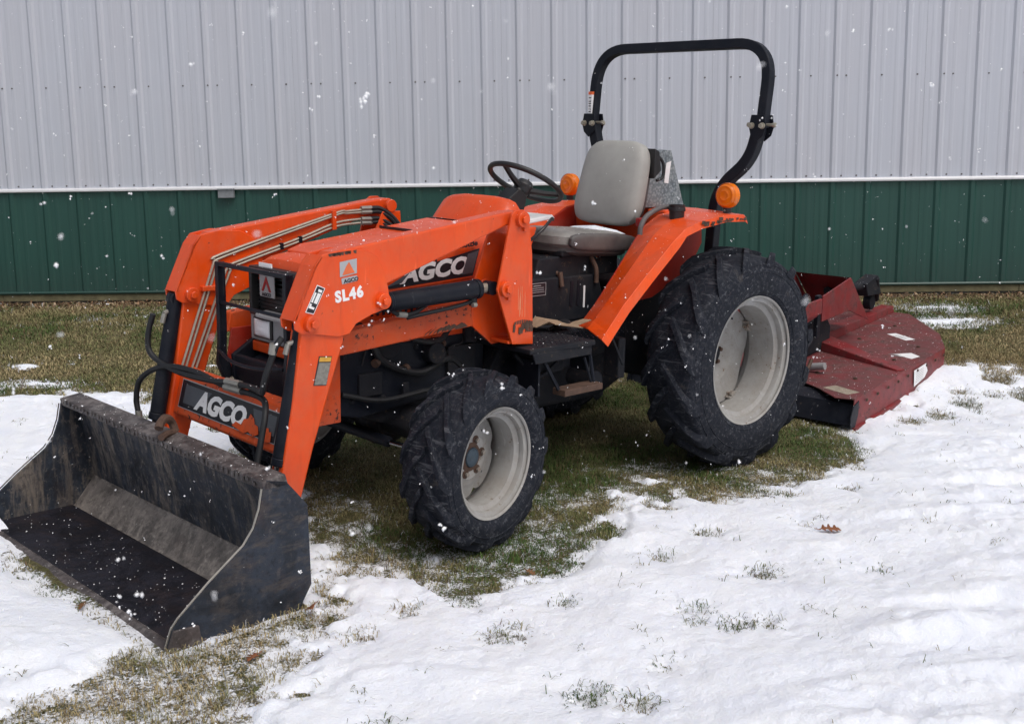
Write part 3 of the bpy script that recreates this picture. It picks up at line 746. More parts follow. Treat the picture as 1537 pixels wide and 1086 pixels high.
mb = MB(); mb.cyl((1.72, .205, .74), (1.72, .30, .74), .048, 20); mb.cyl((1.95, .205, .80), (1.95, .26, .80), .06, 20); mb.box((1.55, .235, .68), (.16, .06, .14)); mb.box((2.05, .235, .64), (.12, .05, .10))
mb.cyl((1.50, .25, .90), (1.50, .25, .76), .03, 14)
for (x, z) in ((1.46, .60), (1.46, .76), (1.62, .57), (1.80, .77), (2.02, .78), (2.18, .77), (2.28, .76), (2.30, .62), (2.14, .58), (1.98, .57)): bolt(mb, (x, .245, z), (0, 1, 0), .011, .012)
for k in range(5): mb.box((1.60+k*.11, .204, .88), (.014, .012, .13))
mb.box((1.98, .215, .90), (.16, .03, .07)); mb.cyl((2.10, .20, .88), (2.10, .25, .88), .03, 14); mb.box((1.70, .262, .865), (.02, .012, .05)); mb.box((1.88, .275, .605), (.03, .016, .05))
T(mb, 'engine_fittings', BLACKCAST, bevel=.004)
q = MB()
for (x, z, l_) in ((1.52, .79, .10), (1.92, .845, .14), (2.2, .86, .09)): q.tube(sm([(x, .23, z), (x+.03, .262, z-.03), (x+l_, .258, z-.045), (x+l_+.03, .25, z-.12)], 5), .004, 6)
T(q, 'wiring', RUBBER_HOSE)
q = MB()
for (x, z) in ((1.66, .775), (1.86, .69), (2.02, .735)): q.tube([(x, .262, z), (x+.018, .268, z-.006)], .019, 10)
T(q, 'hose_clamp', RUSTY)
mb = MB()
for s in (-1, 1):
    mb.tube([(0, s*.12, .56), (0, s*.30, .56), (0, s*.46, .56)], [.15, .10, .09], 20)
mb.prism([(-.26, .44), (-.26, .74), (-.14, .90), (.20, .96), (.34, .92), (.34, .44), (.1, .38)], -.16, .16)
T(mb, 'rear_axle_housing', BLACKCAST, bevel=.015)
mb = MB()
for s in (-1, 1):
    mb.tube([(-.16, s*.22, .40), (-.62, s*.30, .34), (-.98, s*.33, .36)], [.022, .022, .028], 6, 0, False)
    mb.tube([(-.18, s*.18, .84), (-.42, s*.24, .80)], .018, 8); mb.tube([(-.42, s*.24, .80), (-.55, s*.285, .36)], .013, 8)
mb.tube([(-.22, 0, .76), (-1.02, 0, .82)], .018, 10)
T(mb, 'hitch_arms', BLACKCAST)

# ---- hood
def loft(mb, secs, mi=0, smooth=True, cap=True):
    """secs: list of point rings (same count)"""
    n = len(secs[0]); vs = [p for s in secs for p in s]; fs = []
    for i in range(len(secs)-1):
        for j in range(n): fs.append((i*n+j, i*n+(j+1) % n, (i+1)*n+(j+1) % n, (i+1)*n+j))
    if cap: fs += [tuple(range(n-1, -1, -1)), tuple(len(vs)-n+j for j in range(n))]
    mb.add(vs, fs, mi, smooth); return mb
def hood_sec(x, zt, w, zb, cr=.035):
    """cross section in the y,z plane: crowned top, rounded shoulders"""
    pts = []
    for (y, z) in ((w+.012, zb), (w+.010, zb+(zt-zb)*.5), (w+.002, zt-.075), (w-.008, zt-.040), (w-.030, zt-.018), (w-.07, zt-.006), (w*.35, zt+.004)): pts.append((x, y, z))
    return pts+[(x, -p[1], p[2]) for p in reversed(pts)]
mb = MB()
loft(mb, [hood_sec(2.30, 1.120, .218, 1.05), hood_sec(2.285, 1.150, .222, 1.03), hood_sec(2.25, 1.166, .226, .99), hood_sec(2.0, 1.206, .240, .96), hood_sec(1.75, 1.240, .250, .94), hood_sec(1.50, 1.262, .262, .93), hood_sec(1.36, 1.272, .268, .93)])
hood = T(mb, 'hood', ORANGE, bevel=.006, angle=50)
# raised centre panel of the hood and its seam
mb = MB(); loft(mb, [[(2.20, .13, 1.172), (2.20, -.13, 1.172), (2.20, -.13, 1.183), (2.20, .13, 1.183)], [(2.12, .15, 1.186), (2.12, -.15, 1.186), (2.12, -.15, 1.203), (2.12, .15, 1.203)], [(1.40, .17, 1.266), (1.40, -.17, 1.266), (1.40, -.17, 1.283), (1.40, .17, 1.283)]], 0, False)
T(mb, 'hood_panel', ORANGE, hood, bevel=.005)
mb = MB(); mb.box((1.70, .06, 1.256), (.006, .40, .012)); mb.box((1.372, .02, 1.276), (.010, .40, .018)); mb.box((1.70, .262, 1.15), (.006, .006, .16)); mb.box((1.46, .2755, 1.02), (.004, .004, .16))
T(mb, 'seam_gap', DECALBLACK, hood)
# lower side panels of the hood
for s in (-1, 1):
    mb = MB().prism([(2.26, .78), (2.27, 1.02), (1.80, .99), (1.36, .96), (1.36, .80)], s*.232, s*.242); T(mb, 'side_panel', ORANGE if s > 0 else ORANGE_SHADED, bevel=.004)
    mb = MB()
    for k in range(16): mb.box((2.22-k*.03, s*.256, .955-.0*k), (.010, .006, .05))
    tag(T(mb, 'side_grille', BLACK, split=False), kind='stuff')
# hood side decal
N = .2835
def poly_on_side(name, mat, pts, y, parent, th=.0012): return T(MB().prism(pts, y, y+th), name, mat, parent)
poly_on_side('decal', DECALBLACK, [(2.02, 1.035), (1.83, 1.118), (1.465, 1.182), (1.505, 1.062)], .2805, hood)
poly_on_side('decal_stripe', ORANGE, [(2.015, 1.030), (1.505, 1.055), (1.505, 1.062), (2.01, 1.040)], .2805, hood)
poly_on_side('decal_block', DECALGREY, [(1.535, 1.160), (1.475, 1.172), (1.508, 1.075), (1.570, 1.072)], .2822, hood)
poly_on_side('decal_block', DECALGREY, [(1.99, 1.050), (1.86, 1.104), (1.905, 1.062)], .2822, hood)
text('lettering', 'AGCO', .098, WHITE, (1.905, .2825, 1.062), (-1, 0, .055), (0, 0, 1), hood, offset=.0045, shear=.22, sx=1.28)
text('lettering', 'Shuttle', .036, DECALBLACK, (1.600, .281, 1.188), (-1, 0, .06), (0, 0, 1), hood, offset=.0012, shear=.15, sx=1.2)
# grille
mb = MB()
fr = [(-.205, 1.115), (.205, 1.115), (.205, .93), (-.205, .93)]
mb.box((2.275, 0, 1.02), (.05, .40, .20))
g = T(mb, 'grille', PLASTIC, bevel=.01)
mb = MB()
for (y, z, a, b) in ((0, 1.108, .43, .022), (0, .918, .43, .018), (.208, 1.01, .018, .20), (-.208, 1.01, .018, .20)): mb.box((2.315, y, z), (.05, a, b))
T(mb, 'grille_frame', PLASTIC, g, bevel=.006)
mb = MB()
for k in range(9): mb.box((2.303, 0, .945+k*.018), (.006, .39, .004))
tag(T(mb, 'grille_slats', PLASTIC, g, split=False), kind='stuff')
T(MB().box((2.322, -.095, 1.045), (.008, .115, .105)), 'badge', GREY, g, bevel=.006)
T(MB().prism([(-.132, 1.018), (-.095, 1.082), (-.058, 1.018), (-.073, 1.018), (-.095, 1.055), (-.117, 1.018)], 2.3265, 2.3285, 'x'), 'badge_emblem', REDP, g)
text('badge_lettering', 'AGCO', .020, DECALBLACK, (2.327, -.130, .998), (0, 1, 0), (0, 0, 1), g, offset=.0006, sx=1.2)
mb = MB(); mb.box((2.29, 0, .855), (.07, .47, .115)); mb.prism([(2.30, .912), (2.36, .905), (2.36, .925), (2.30, .935)], -.14, .10)
hh = T(mb, 'headlight_housing', GREY, bevel=.008)
for y in (-.125, .125):
    T(MB().box((2.328, y, .858), (.012, .145, .088)), 'headlight_bezel', PLASTIC, hh, bevel=.004)
    q = MB(); n = 8; vs = []
    for i in range(n+1):
        for j in range(n+1):
            u, v = i/n*2-1, j/n*2-1; vs.append((2.336+.010*(1-u*u)*(1-v*v), y+u*.062, .858+v*.036))
    q.add(vs, [(i*(n+1)+j, (i+1)*(n+1)+j, (i+1)*(n+1)+j+1, i*(n+1)+j+1) for i in range(n) for j in range(n)], 0, True)
    T(q, 'headlight', HEADLIGHT, hh, solid=.002)
mb = MB(); mb.box((2.29, 0, .77), (.07, .47, .045)); T(mb, 'bumper_strip', ORANGE, bevel=.006)
mb = MB(); mb.box((2.27, 0, .66), (.06, .42, .16)); mb.prism([(2.26, .62), (2.34, .64), (2.34, .72), (2.26, .75)], -.20, .20); T(mb, 'front_weight_bracket', BLACK, bevel=.006)
T(MB().box((2.325, -.10, 1.128), (.004, .10, .018)), 'hood_sticker', WHITE, hood)
# ---- brush guard
mb = MB()
for y in (-.262, .262):
    mb.prism([(2.425, 1.135), (2.46, 1.135), (2.46, .80), (2.47, .70), (2.43, .60), (2.37, .52), (2.33, .52), (2.39, .62), (2.43, .74), (2.425, .86)], y-.006, y+.006)
    mb.prism([(2.46, 1.135), (2.466, 1.135), (2.466, .80), (2.476, .70), (2.436, .60), (2.43, .61), (2.465, .70), (2.455, .8)], y-.012, y+.012)
mb.box((2.452, 0, 1.128), (.022, .54, .018)); mb.tube([(2.452, -.26, .965), (2.452, .26, .965)], .008, 8)
mb.tube(sm([(2.47, -.25, .76), (2.50, -.12, .745), (2.51, 0, .742), (2.50, .12, .745), (2.47, .25, .76)], 5), .008, 8)
mb.box((2.35, 0, .55), (.12, .56, .02)); mb.box((2.40, 0, .60), (.02, .54, .09))
T(mb, 'brush_guard', BLACK, bevel=.003)
mb = MB(); bolt(mb, (2.43, -.22, .63), (1, 0, 0), .012, .012); T(mb, 'guard_bolt', BOLT)

# ---- dashboard cowl, steering, console
mb = MB()
def cs(x, zt, w, zb): return hood_sec(x, zt, w, zb)
loft(mb, [cs(1.355, 1.262, .245, .93), cs(1.33, 1.288, .250, .93), cs(1.255, 1.378, .248, .93), cs(1.232, 1.392, .246, .93), cs(1.185, 1.388, .244, .93), cs(1.17, 1.372, .24, .95)])
cowl = T(mb, 'dashboard_cowl', ORANGE, bevel=.006, angle=50)
mb = MB(); mb.tube([(1.12, 0, 1.20), (.955, 0, 1.41)], [.045, .03], 16); mb.lathe([(0, .03), (.035, .026), (.05, .0), (.045, -.02), (.03, -.05)], (.925, 0, 1.428), (-.52, 0, .85), 24)
mb.prism([(1.08, 1.37), (1.0, 1.42), (.95, 1.38), (.98, 1.28), (1.08, 1.25)], -.05, .05)
mb.tube(sm([(1.0, -.02, 1.36), (.93, -.12, 1.375), (.90, -.20, 1.39)]), .008, 8)
T(mb, 'steering_column', PLASTIC, bevel=.006)
sw = MB(); ax = Vector((-.50, 0, .866)).normalized(); cc = Vector((.915, 0, 1.445)); a = Vector((0, 1, 0)); b = ax.cross(a); Rw = .188
ring = [cc+(a*math.cos(t)+b*math.sin(t))*Rw for t in [2*math.pi*i/64 for i in range(64)]]
vs = []; fs = []
for i, p in enumerate(ring):
    rd = (p-cc).normalized()
    for j in range(10):
        t = 2*math.pi*j/10; rr = .0135*(1+.05*math.sin(i*6.28*.5)*(math.cos(t) < 0)); vs.append(p+rd*math.cos(t)*rr+ax*math.sin(t)*rr)
for i in range(64):
    for j in range(10): k = (i+1) % 64; fs.append((i*10+j, i*10+(j+1) % 10, k*10+(j+1) % 10, k*10+j))
sw.add(vs, fs, 0, True)
hubc = cc-ax*.035
for t in (math.radians(35), math.radians(155), math.radians(275)):
    p = cc+(a*math.cos(t)+b*math.sin(t))*Rw; q = hubc+(a*math.cos(t)+b*math.sin(t))*.03; sw.tube([q, (p*.5+q*.5)-ax*.004, p], [.017, .014, .012], 8)
sw.lathe([(0, .012), (.036, .010), (.046, -.004), (.042, -.02)], hubc, ax, 24)
T(sw, 'steering_wheel', PLASTIC)

# ---- operator platform
mb = MB()
mb.prism([(1.45, .60), (1.05, .62), (1.05, .36), (.62, .34), (.62, -.34), (1.05, -.36), (1.05, -.62), (1.45, -.60)], .745, .768, 'z')
mb.prism([(1.06, .70), (1.06, .748), (1.44, .748), (1.42, .70)], .596, .608)
pl = T(mb, 'floor_platform', BLACKCAST, bevel=.004)
mb = MB(); r = random.Random(5)
for i in range(22):
    for j in range(7):
        x = .74+i*.030; y = .34+j*.038; mb.add([(x, y, .7685), (x+.012, y+.004, .7685), (x+.012, y+.010, .7685), (x, y+.006, .7685), (x+.002, y+.002, .7715), (x+.010, y+.005, .7715), (x+.010, y+.008, .7715), (x+.002, y+.005, .7715)], [(0, 1, 5, 4), (1, 2, 6, 5), (2, 3, 7, 6), (3, 0, 4, 7), (4, 5, 6, 7)])
tag(T(mb, 'tread_plate_studs', BLACK, pl, split=False), kind='stuff')
# step below the platform
mb = MB()
for x in (1.285, 1.055): mb.tube([(x+.06*(1 if x > 1.2 else -.1), .585, .70), (x, .62, .57)], .009, 6)
mb.tube([(1.10, .60, .69), (1.07, .62, .565)], .006, 6)
mb.box((1.36, .50, .62), (.012, .14, .16)); mb.box((1.02, .50, .66), (.012, .12, .10))
T(mb, 'step_bracket', BLACK)
T(MB().prism([(1.29, .545), (1.29, .575), (1.04, .575), (1.04, .545)], .585, .665), 'step_tread', RUSTY, bevel=.004)
mb = MB()
mb.prism([(.55, .62), (.50, .74), (1.34, .74), (1.42, .60), (1.30, .50)], .17, .30); mb.box((1.18, .36, .66), (.20, .18, .12)); mb.cyl((1.28, .28, .60), (1.28, .44, .60), .06, 16)
mb.cyl((.86, .30, .52), (.86, .46, .52), .05, 16); mb.tube(sm([(1.40, .45, .72), (1.33, .48, .64), (1.24, .46, .60), (1.15, .48, .66)]), .010, 6); mb.tube([(.80, .50, .73), (.76, .54, .60)], .008, 6)
mb.box((.72, .45, .62), (.05, .10, .20))
T(mb, 'underbody_castings', BLACKCAST, bevel=.008)
# console under the seat
mb = MB()
mb.prism([(1.12, .77), (1.10, 1.00), (.58, .99), (.50, .77)], -.24, .20)
mb.prism([(1.02, .98), (.98, 1.09), (.40, 1.10), (.40, .98)], -.23, .17); mb.box((.66, 0, 1.105), (.36, .38, .03))
cn = T(mb, 'transmission_cover', BLACKCAST, bevel=.008)
mb = MB()
for x in (.78, .73): mb.prism([(x-.010, .84), (x-.016, .965), (x+.004, .968), (x+.010, .85)], .1995, .203)
T(mb, 'lever_slot', DECALBLACK, cn)
T(MB().box((1.02, .2015, .948), (.118, .003, .062)), 'decal_plate', DECALBLACK, cn)
mb = MB()
for (x, z, a, b) in ((1.02, .978, .118, .002), (1.02, .918, .118, .002), (.961, .948, .002, .062), (1.079, .948, .002, .062), (1.02, .935, .10, .002), (1.02, .966, .05, .003), (1.02, .955, .09, .002), (1.02, .945, .09, .002)): mb.box((x, .2035, z), (a, .001, b))
tag(T(mb, 'plate_lines', SILVER, cn, split=False), kind='stuff')
T(MB().box((.685, .2025, .885), (.012, .003, .11)), 'label_strip', WHITE, cn)
mb = MB()
mb.tube(sm([(.86, .10, 1.09), (.86, .14, 1.04), (.84, .19, .99)]), .010, 8); mb.cyl((.86, .20, 1.02), (.86, .215, .95), .012, 10)
mb.tube(sm([(.62, .18, 1.08), (.61, .21, 1.02), (.61, .215, .95)]), .012, 8)
T(mb, 'control_linkage', RUSTY)
T(MB().tube([(.55, .12, 1.0), (.56, .16, 1.06)], .007, 8), 'range_lever', STEEL)
T(MB().lathe([(0, .030), (.014, .028), (.024, .014), (.026, 0), (.021, -.014), (.010, -.022), (0, -.024)], (.563, .165, 1.082), (0, 0, 1), 24), 'lever_knob', CHROME)
mb = MB(); mb.prism([(1.24, .78), (1.24, 1.02), (1.20, 1.15), (1.10, 1.19), (1.12, .98), (1.16, .78)], .02, .22); mb.prism([(1.22, 1.02), (1.10, 1.24), (.985, 1.245), (1.03, 1.12), (1.12, 1.0)], -.14, .16)
T(mb, 'console_tower', ORANGE, bevel=.008)
T(MB().prism([(1.11, 1.02), (1.12, 1.10), (1.08, 1.155), (1.06, 1.14), (1.09, 1.09), (1.085, 1.02)], .1605, .162), 'decal', DECALBLACK)
T(MB().tube(sm([(1.10, .20, 1.17), (1.03, .24, 1.24), (.93, .20, 1.282), (.86, .14, 1.272)], 5), .008, 8), 'shift_lever', PLASTIC)
T(MB().prism([(1.08, 1.265), (.82, 1.292), (.80, 1.272), (1.05, 1.245)], -.20, .10), 'instrument_ledge', WHITE, bevel=.006)
mb = MB(); mb.lathe([(0, .02), (.04, .016), (.045, 0), (.0, -.01)], (.98, .34, .79), (.2, 0, .98), 16); mb.tube([(1.02, .30, .77), (.98, .34, .80)], .010, 6)
T(mb, 'pedal', PLASTIC)

# ---- seat
def cushion(pts_fn, nu, nv, mb, mi=0):
    vs = []; fs = []
    for i in range(nu+1):
        for j in range(nv+1): vs.append(pts_fn(i/nu, j/nv))
    return vs
def pad(mb, c, ex, ey, ez, w, h, d, taper=.0, rnd=3.2, bul=.25, n=28, crease=0):
    """cushion: superellipse outline in ex,ey with rounded thickness along ez"""
    vs = []; fs = []; rings = 9
    for k in range(rings+1):
        ph = -math.pi/2+math.pi*k/rings; s = math.copysign(abs(math.cos(ph))**.45, 1); z = math.copysign(abs(math.sin(ph))**.6, math.sin(ph))*d/2
        for j in range(n):
            t = 2*math.pi*j/n; cx_, sy_ = math.cos(t), math.sin(t)
            u = math.copysign(abs(cx_)**(2/rnd), cx_)*s; v = math.copysign(abs(sy_)**(2/rnd), sy_)*s
            uu = u*w/2*(1-taper*(v+1)/2); vv = v*h/2
            p = c+ex*uu+ey*vv+ez*(z+bul*d*(1-u*u)*(1-v*v)*(1 if z > 0 else 0)*.5); vs.append(p)
    for k in range(rings):
        for j in range(n): fs.append((k*n+j, k*n+(j+1) % n, (k+1)*n+(j+1) % n, (k+1)*n+j))
    fs += [tuple(range(n-1, -1, -1)), tuple(rings*n+j for j in range(n))]
    mb.add(vs, fs, 0, True); return mb
seat = empty('seat', TR)
ez = Vector((.966, 0, .259)).normalized(); ey = Vector((-.259, 0, .966)).normalized(); ex = Vector((0, 1, 0))
T(pad(MB(), Vector((.262, -.005, 1.430)), ex, ey, ez, .465, .45, .115, taper=.12, rnd=4.6, bul=.35, n=60), 'backrest', VINYL, seat)
T(pad(MB(), Vector((.205, -.005, 1.425)), ex, ey, -ez, .42, .42, .07, taper=.16, rnd=4, bul=0, n=36), 'backrest_shell', VINYL_D, seat)
e2 = Vector((1, 0, .07)).normalized(); e3 = Vector((-.07, 0, 1)).normalized()
T(pad(MB(), Vector((.60, 0, 1.155)), ex, e2, e3, .50, .54, .105, taper=.08, rnd=4.5, bul=.05, n=52), 'seat_cushion', VINYL_C, seat)
T(pad(MB(), Vector((.595, 0, 1.112)), ex, e2, e3, .49, .54, .075, taper=.08, rnd=3.4, bul=0, n=40), 'seat_pan', VINYL_D, seat)
T(pad(MB(), Vector((.585, .232, 1.152)), e2, Vector((0, 1, 0)), e3, .50, .045, .085, rnd=4, bul=.1, n=32), 'cushion_side', VINYL_D, seat)  # thin dark pad added so the cushion's near side reads dark
mb = MB(); r = random.Random(9)
for (x, y, L, a) in ((.70, .02, .10, .5), (.62, -.06, .12, 1.2), (.72, .12, .09, 1.9), (.55, .10, .08, .2), (.66, -.14, .06, 2.4)):
    d = Vector((math.cos(a), math.sin(a), 0)); nrm = Vector((-d.y, d.x, 0)); zz = 1.2095+.07*(x-.585)-.012*abs(y)/.2
    mb.add([Vector((x, y, zz))-d*L/2, Vector((x, y, zz+.002))+nrm*.010, Vector((x, y, zz))+d*L/2, Vector((x, y, zz+.002))-nrm*.008], [(0, 1, 2, 3)])
T(mb, 'cushion_tear', CARD, seat)
# snow on the cushion
mb = MB(); vs = []; fs = []; n = 26; r = random.Random(3)
pts = []
for i in range(n):
    t = 2*math.pi*i/n; q = 1+.25*math.sin(3*t+1)+.15*math.sin(7*t); pts.append((.41+.045*math.cos(t)*q, .01+.17*math.sin(t)*q))
vs = [(x, y, 1.196+.07*(x-.585)) for x, y in pts]+[(.41+(x-.41)*.7, .01+(y-.01)*.7, 1.212+.07*(x-.585)) for x, y in pts]+[(.41, .01, 1.214)]
fs = [(i, (i+1) % n, n+(i+1) % n, n+i) for i in range(n)]+[(n+i, n+(i+1) % n, 2*n) for i in range(n)]
T(mb.add(vs, fs, 0, True), 'seat_snow', SNOW, seat)
mb = MB(); mb.prism([(.145, 1.50), (.165, 1.60), (.20, 1.615), (.20, 1.46)], .14, .225); mb.tube(sm([(.16, .20, 1.585), (.12, .215, 1.54), (.125, .22, 1.47), (.17, .215, 1.45)], 5), .009, 8)
T(mb, 'belt_retractor', PLASTIC, seat, bevel=.008)
T(MB().box((.34, .262, 1.245), (.05, .03, .045)), 'belt_buckle', REDP, seat, bevel=.006)
T(MB().tube(sm([(.33, .262, 1.23), (.27, .27, 1.17), (.25, .25, 1.12)]), .010, 6), 'belt_stalk', PLASTIC, seat)

# ---- fenders
def fender(s):
    # profile in x,z of the flange: bottom front, up, over the wheel, to the rear
    pr = [(1.00, .762), (.965, .80), (.86, .905), (.68, 1.05), (.50, 1.19), (.42, 1.240), (.30, 1.272), (.10, 1.296), (-.06, 1.292), (-.085, 1.278)]
    pi = [(.87, .775), (.82, .80), (.70, .90), (.575, 1.03), (.44, 1.18), (.385, 1.236), (.28, 1.285), (.10, 1.310), (-.06, 1.306), (-.085, 1.29)]
    mb = MB(); secs = []
    for (o, i) in zip(pr, pi):
        m = ((o[0]+i[0])/2+.012, (o[1]+i[1])/2+(.020 if o[0] > .45 else .008))
        k = .0 if o[0] > .35 else .006
        oo = (o[0]-.03, o[1]-.035) if o[0] > .45 else (o[0], o[1]-.035)
        secs.append([(i[0], s*.325, i[1]), (m[0], s*.47, m[1]-k), (o[0]+.0, s*.612, o[1]), (oo[0], s*.625, oo[1]), (oo[0]-.004, s*.621, oo[1]), (o[0]-.006, s*.606, o[1]-.006), (m[0]-.006, s*.47, m[1]-.008-k), (i[0]-.006, s*.329, i[1]-.006)])
    loft(mb, secs, 0, False)
    f = T(mb, 'fender', ORANGE, bevel=.004)
    w_ = MB().prism([(.80, .80), (.70, .90), (.575, 1.03), (.44, 1.18), (.385, 1.232), (.28, 1.280), (.10, 1.305), (-.085, 1.29), (-.10, 1.12), (.0, .98), (.30, .86), (.62, .84)], s*.318, s*.326)
    T(w_, 'fender_inner_wall', ORANGE_SHADED, f, bevel=.002)
    e = MB().prism([(.22, 1.305), (-.085, 1.305), (-.10, 1.20), (.20, 1.16)], s*.20, s*.322); T(e, 'fender_console', ORANGE, f, bevel=.01)
    wr = MB(); r = random.Random(8)
    for k in range(26):
        x = .30-.38*r.random(); wr.box((x, s*(.6255+.0006*(k % 2)), 1.283-.022*r.random()+(.0 if x < .2 else -.01)), (.012+.03*r.random(), .0016, .006+.012*r.random()))
    if s > 0: tag(T(wr, 'rust_chips', RUSTY, f, split=False), kind='stuff')
    return f
fl = fender(1); fr_ = fender(-1)
T(MB().box((0, 0, 1.20), (.10, .62, .20)), 'rear_panel', ORANGE, bevel=.02)
for s in (-1, 1):
    y = s*.557
    mb = MB().lathe([(0, .012), (.020, .0115), (.024, .013), (.030, .0105), (.046, .0085), (.049, .0095), (.056, .004), (.0605, -.004)], (.030, y, 1.388), (1, 0, 0), 40)
    mb.lathe([(0, .012), (.030, .0105), (.050, .007), (.060, 0)], (-.010, y, 1.388), (-1, 0, 0), 40); mb.lathe([(.062, 0), (.064, .004), (.064, .036), (.062, .040)], (-.010, y, 1.388), (1, 0, 0), 40)
    T(mb, 'warning_lamp', AMBER)
    T(MB().cyl((.008, y, 1.325), (.008, y, 1.30), .022, 14), 'lamp_foot', PLASTIC)
mb = MB().lathe([(.030, 0), (.036, .004), (.040, .078), (.041, .082), (.037, .082), (.034, .010), (0, .008)], (.285, .45, 1.262), (0, 0, 1), 32); mb.lathe([(.0405, .050), (.043, .052), (.043, .066), (.0405, .068)], (.285, .45, 1.262), (0, 0, 1), 32)
T(mb, 'cup_holder', PLASTIC)
T(MB().tube(sm([(.50, .395, 1.20), (.495, .395, 1.24), (.46, .395, 1.285), (.385, .395, 1.318), (.30, .39, 1.330), (.26, .40, 1.325), (.24, .42, 1.31)], 5), .013, 10), 'grab_handle', simple('grey_coated_handle', (.12, .11, .11), .6))
T(MB().prism([(.13, 1.30), (.10, 1.56), (-.02, 1.60), (-.09, 1.595), (-.22, 1.30)], .06, .10).prism([(.13, 1.30), (.10, 1.56), (-.02, 1.60), (-.09, 1.595), (-.22, 1.30)], -.06, -.056).prism([(.11, 1.55), (-.02, 1.597), (-.095, 1.597), (-.095, 1.60), (-.02, 1.605), (.10, 1.56)], -.06, .10), 'galvanised_shield', GALV, bevel=.003)
T(MB().prism([(-.045, 1.535), (-.085, 1.545), (-.070, 1.425), (-.034, 1.43)], .1032, .1045), 'shield_label', WHITE)
mb = MB(); mb.box((.02, .02, 1.315), (.14, .12, .03)); T(mb, 'shield_bracket', ORANGE, bevel=.006)
# ---- folding roll bar
RX = -.205
def sq(path, h, name, bev=.006):
    m = MB(); m.tube(path, h*.7071, 4, 0, False, True, math.pi/4, up=(1, 0, 0)); return T(m, name, BLACK, bevel=bev, angle=50)
for s in (-1, 1):
    p = fillet([(RX+.03, s*.335, 1.05), (RX+.02, s*.345, 1.40), (RX, s*.535, 1.565), (RX, s*.580, 1.735)], .13, 8)
    sq([Vector(v) for v in p], .058, 'roll_bar_post')
p = fillet([(RX, -.592, 1.73), (RX-.045, -.596, 2.158), (RX-.045, .596, 2.158), (RX, .592, 1.73)], .29, 12)
sq(p, .052, 'roll_bar_hoop')
for s in (-1, 1):
    c = Vector((RX, s*.588, 1.735)); m = MB()
    for dx in (-.036, .036): m.prism([(c.y-.040, c.z+.06), (c.y-.052, c.z), (c.y-.038, c.z-.045), (c.y, c.z-.075), (c.y+.038, c.z-.045), (c.y+.052, c.z), (c.y+.040, c.z+.06)], c.x+dx-.003, c.x+dx+.003, 'x')
    T(m, 'hinge_bracket', BLACK, bevel=.002)
    m = MB()
    for dy in (-.045, .045):
        for sx in (-1, 1): bolt(m, (c.x+sx*.039, c.y+dy*.72, c.z+.005), (sx, 0, 0), .012, .022)
    m.tube([(c.x, c.y-.085, c.z+.01), (c.x, c.y+.085, c.z+.01)], .008, 8); m.lathe([(0, .0), (.012, 0), (.012, .014), (0, .014)], (c.x, c.y+.07, c.z+.01), (0, 1, 0), 12); m.lathe([(0, .0), (.012, 0), (.012, .014), (0, .014)], (c.x, c.y-.084, c.z+.01), (0, 1, 0), 12)
    T(m, 'hinge_bolt', BOLT)
T(MB().box((RX+.012, -.594, 1.853), (.030, .026, .135)), 'roll_bar_label', WHITE)
T(MB().box((RX+.0125, -.594, 1.912), (.031, .0265, .018)), 'roll_bar_label', ORPRINT)
mb = MB()
for z in (1.885, 1.865, 1.852, 1.838, 1.82, 1.806): mb.box((RX+.0275, -.594, z), (.001, .018, .005))
tag(T(mb, 'label_lines', DECALBLACK, split=False), kind='stuff')
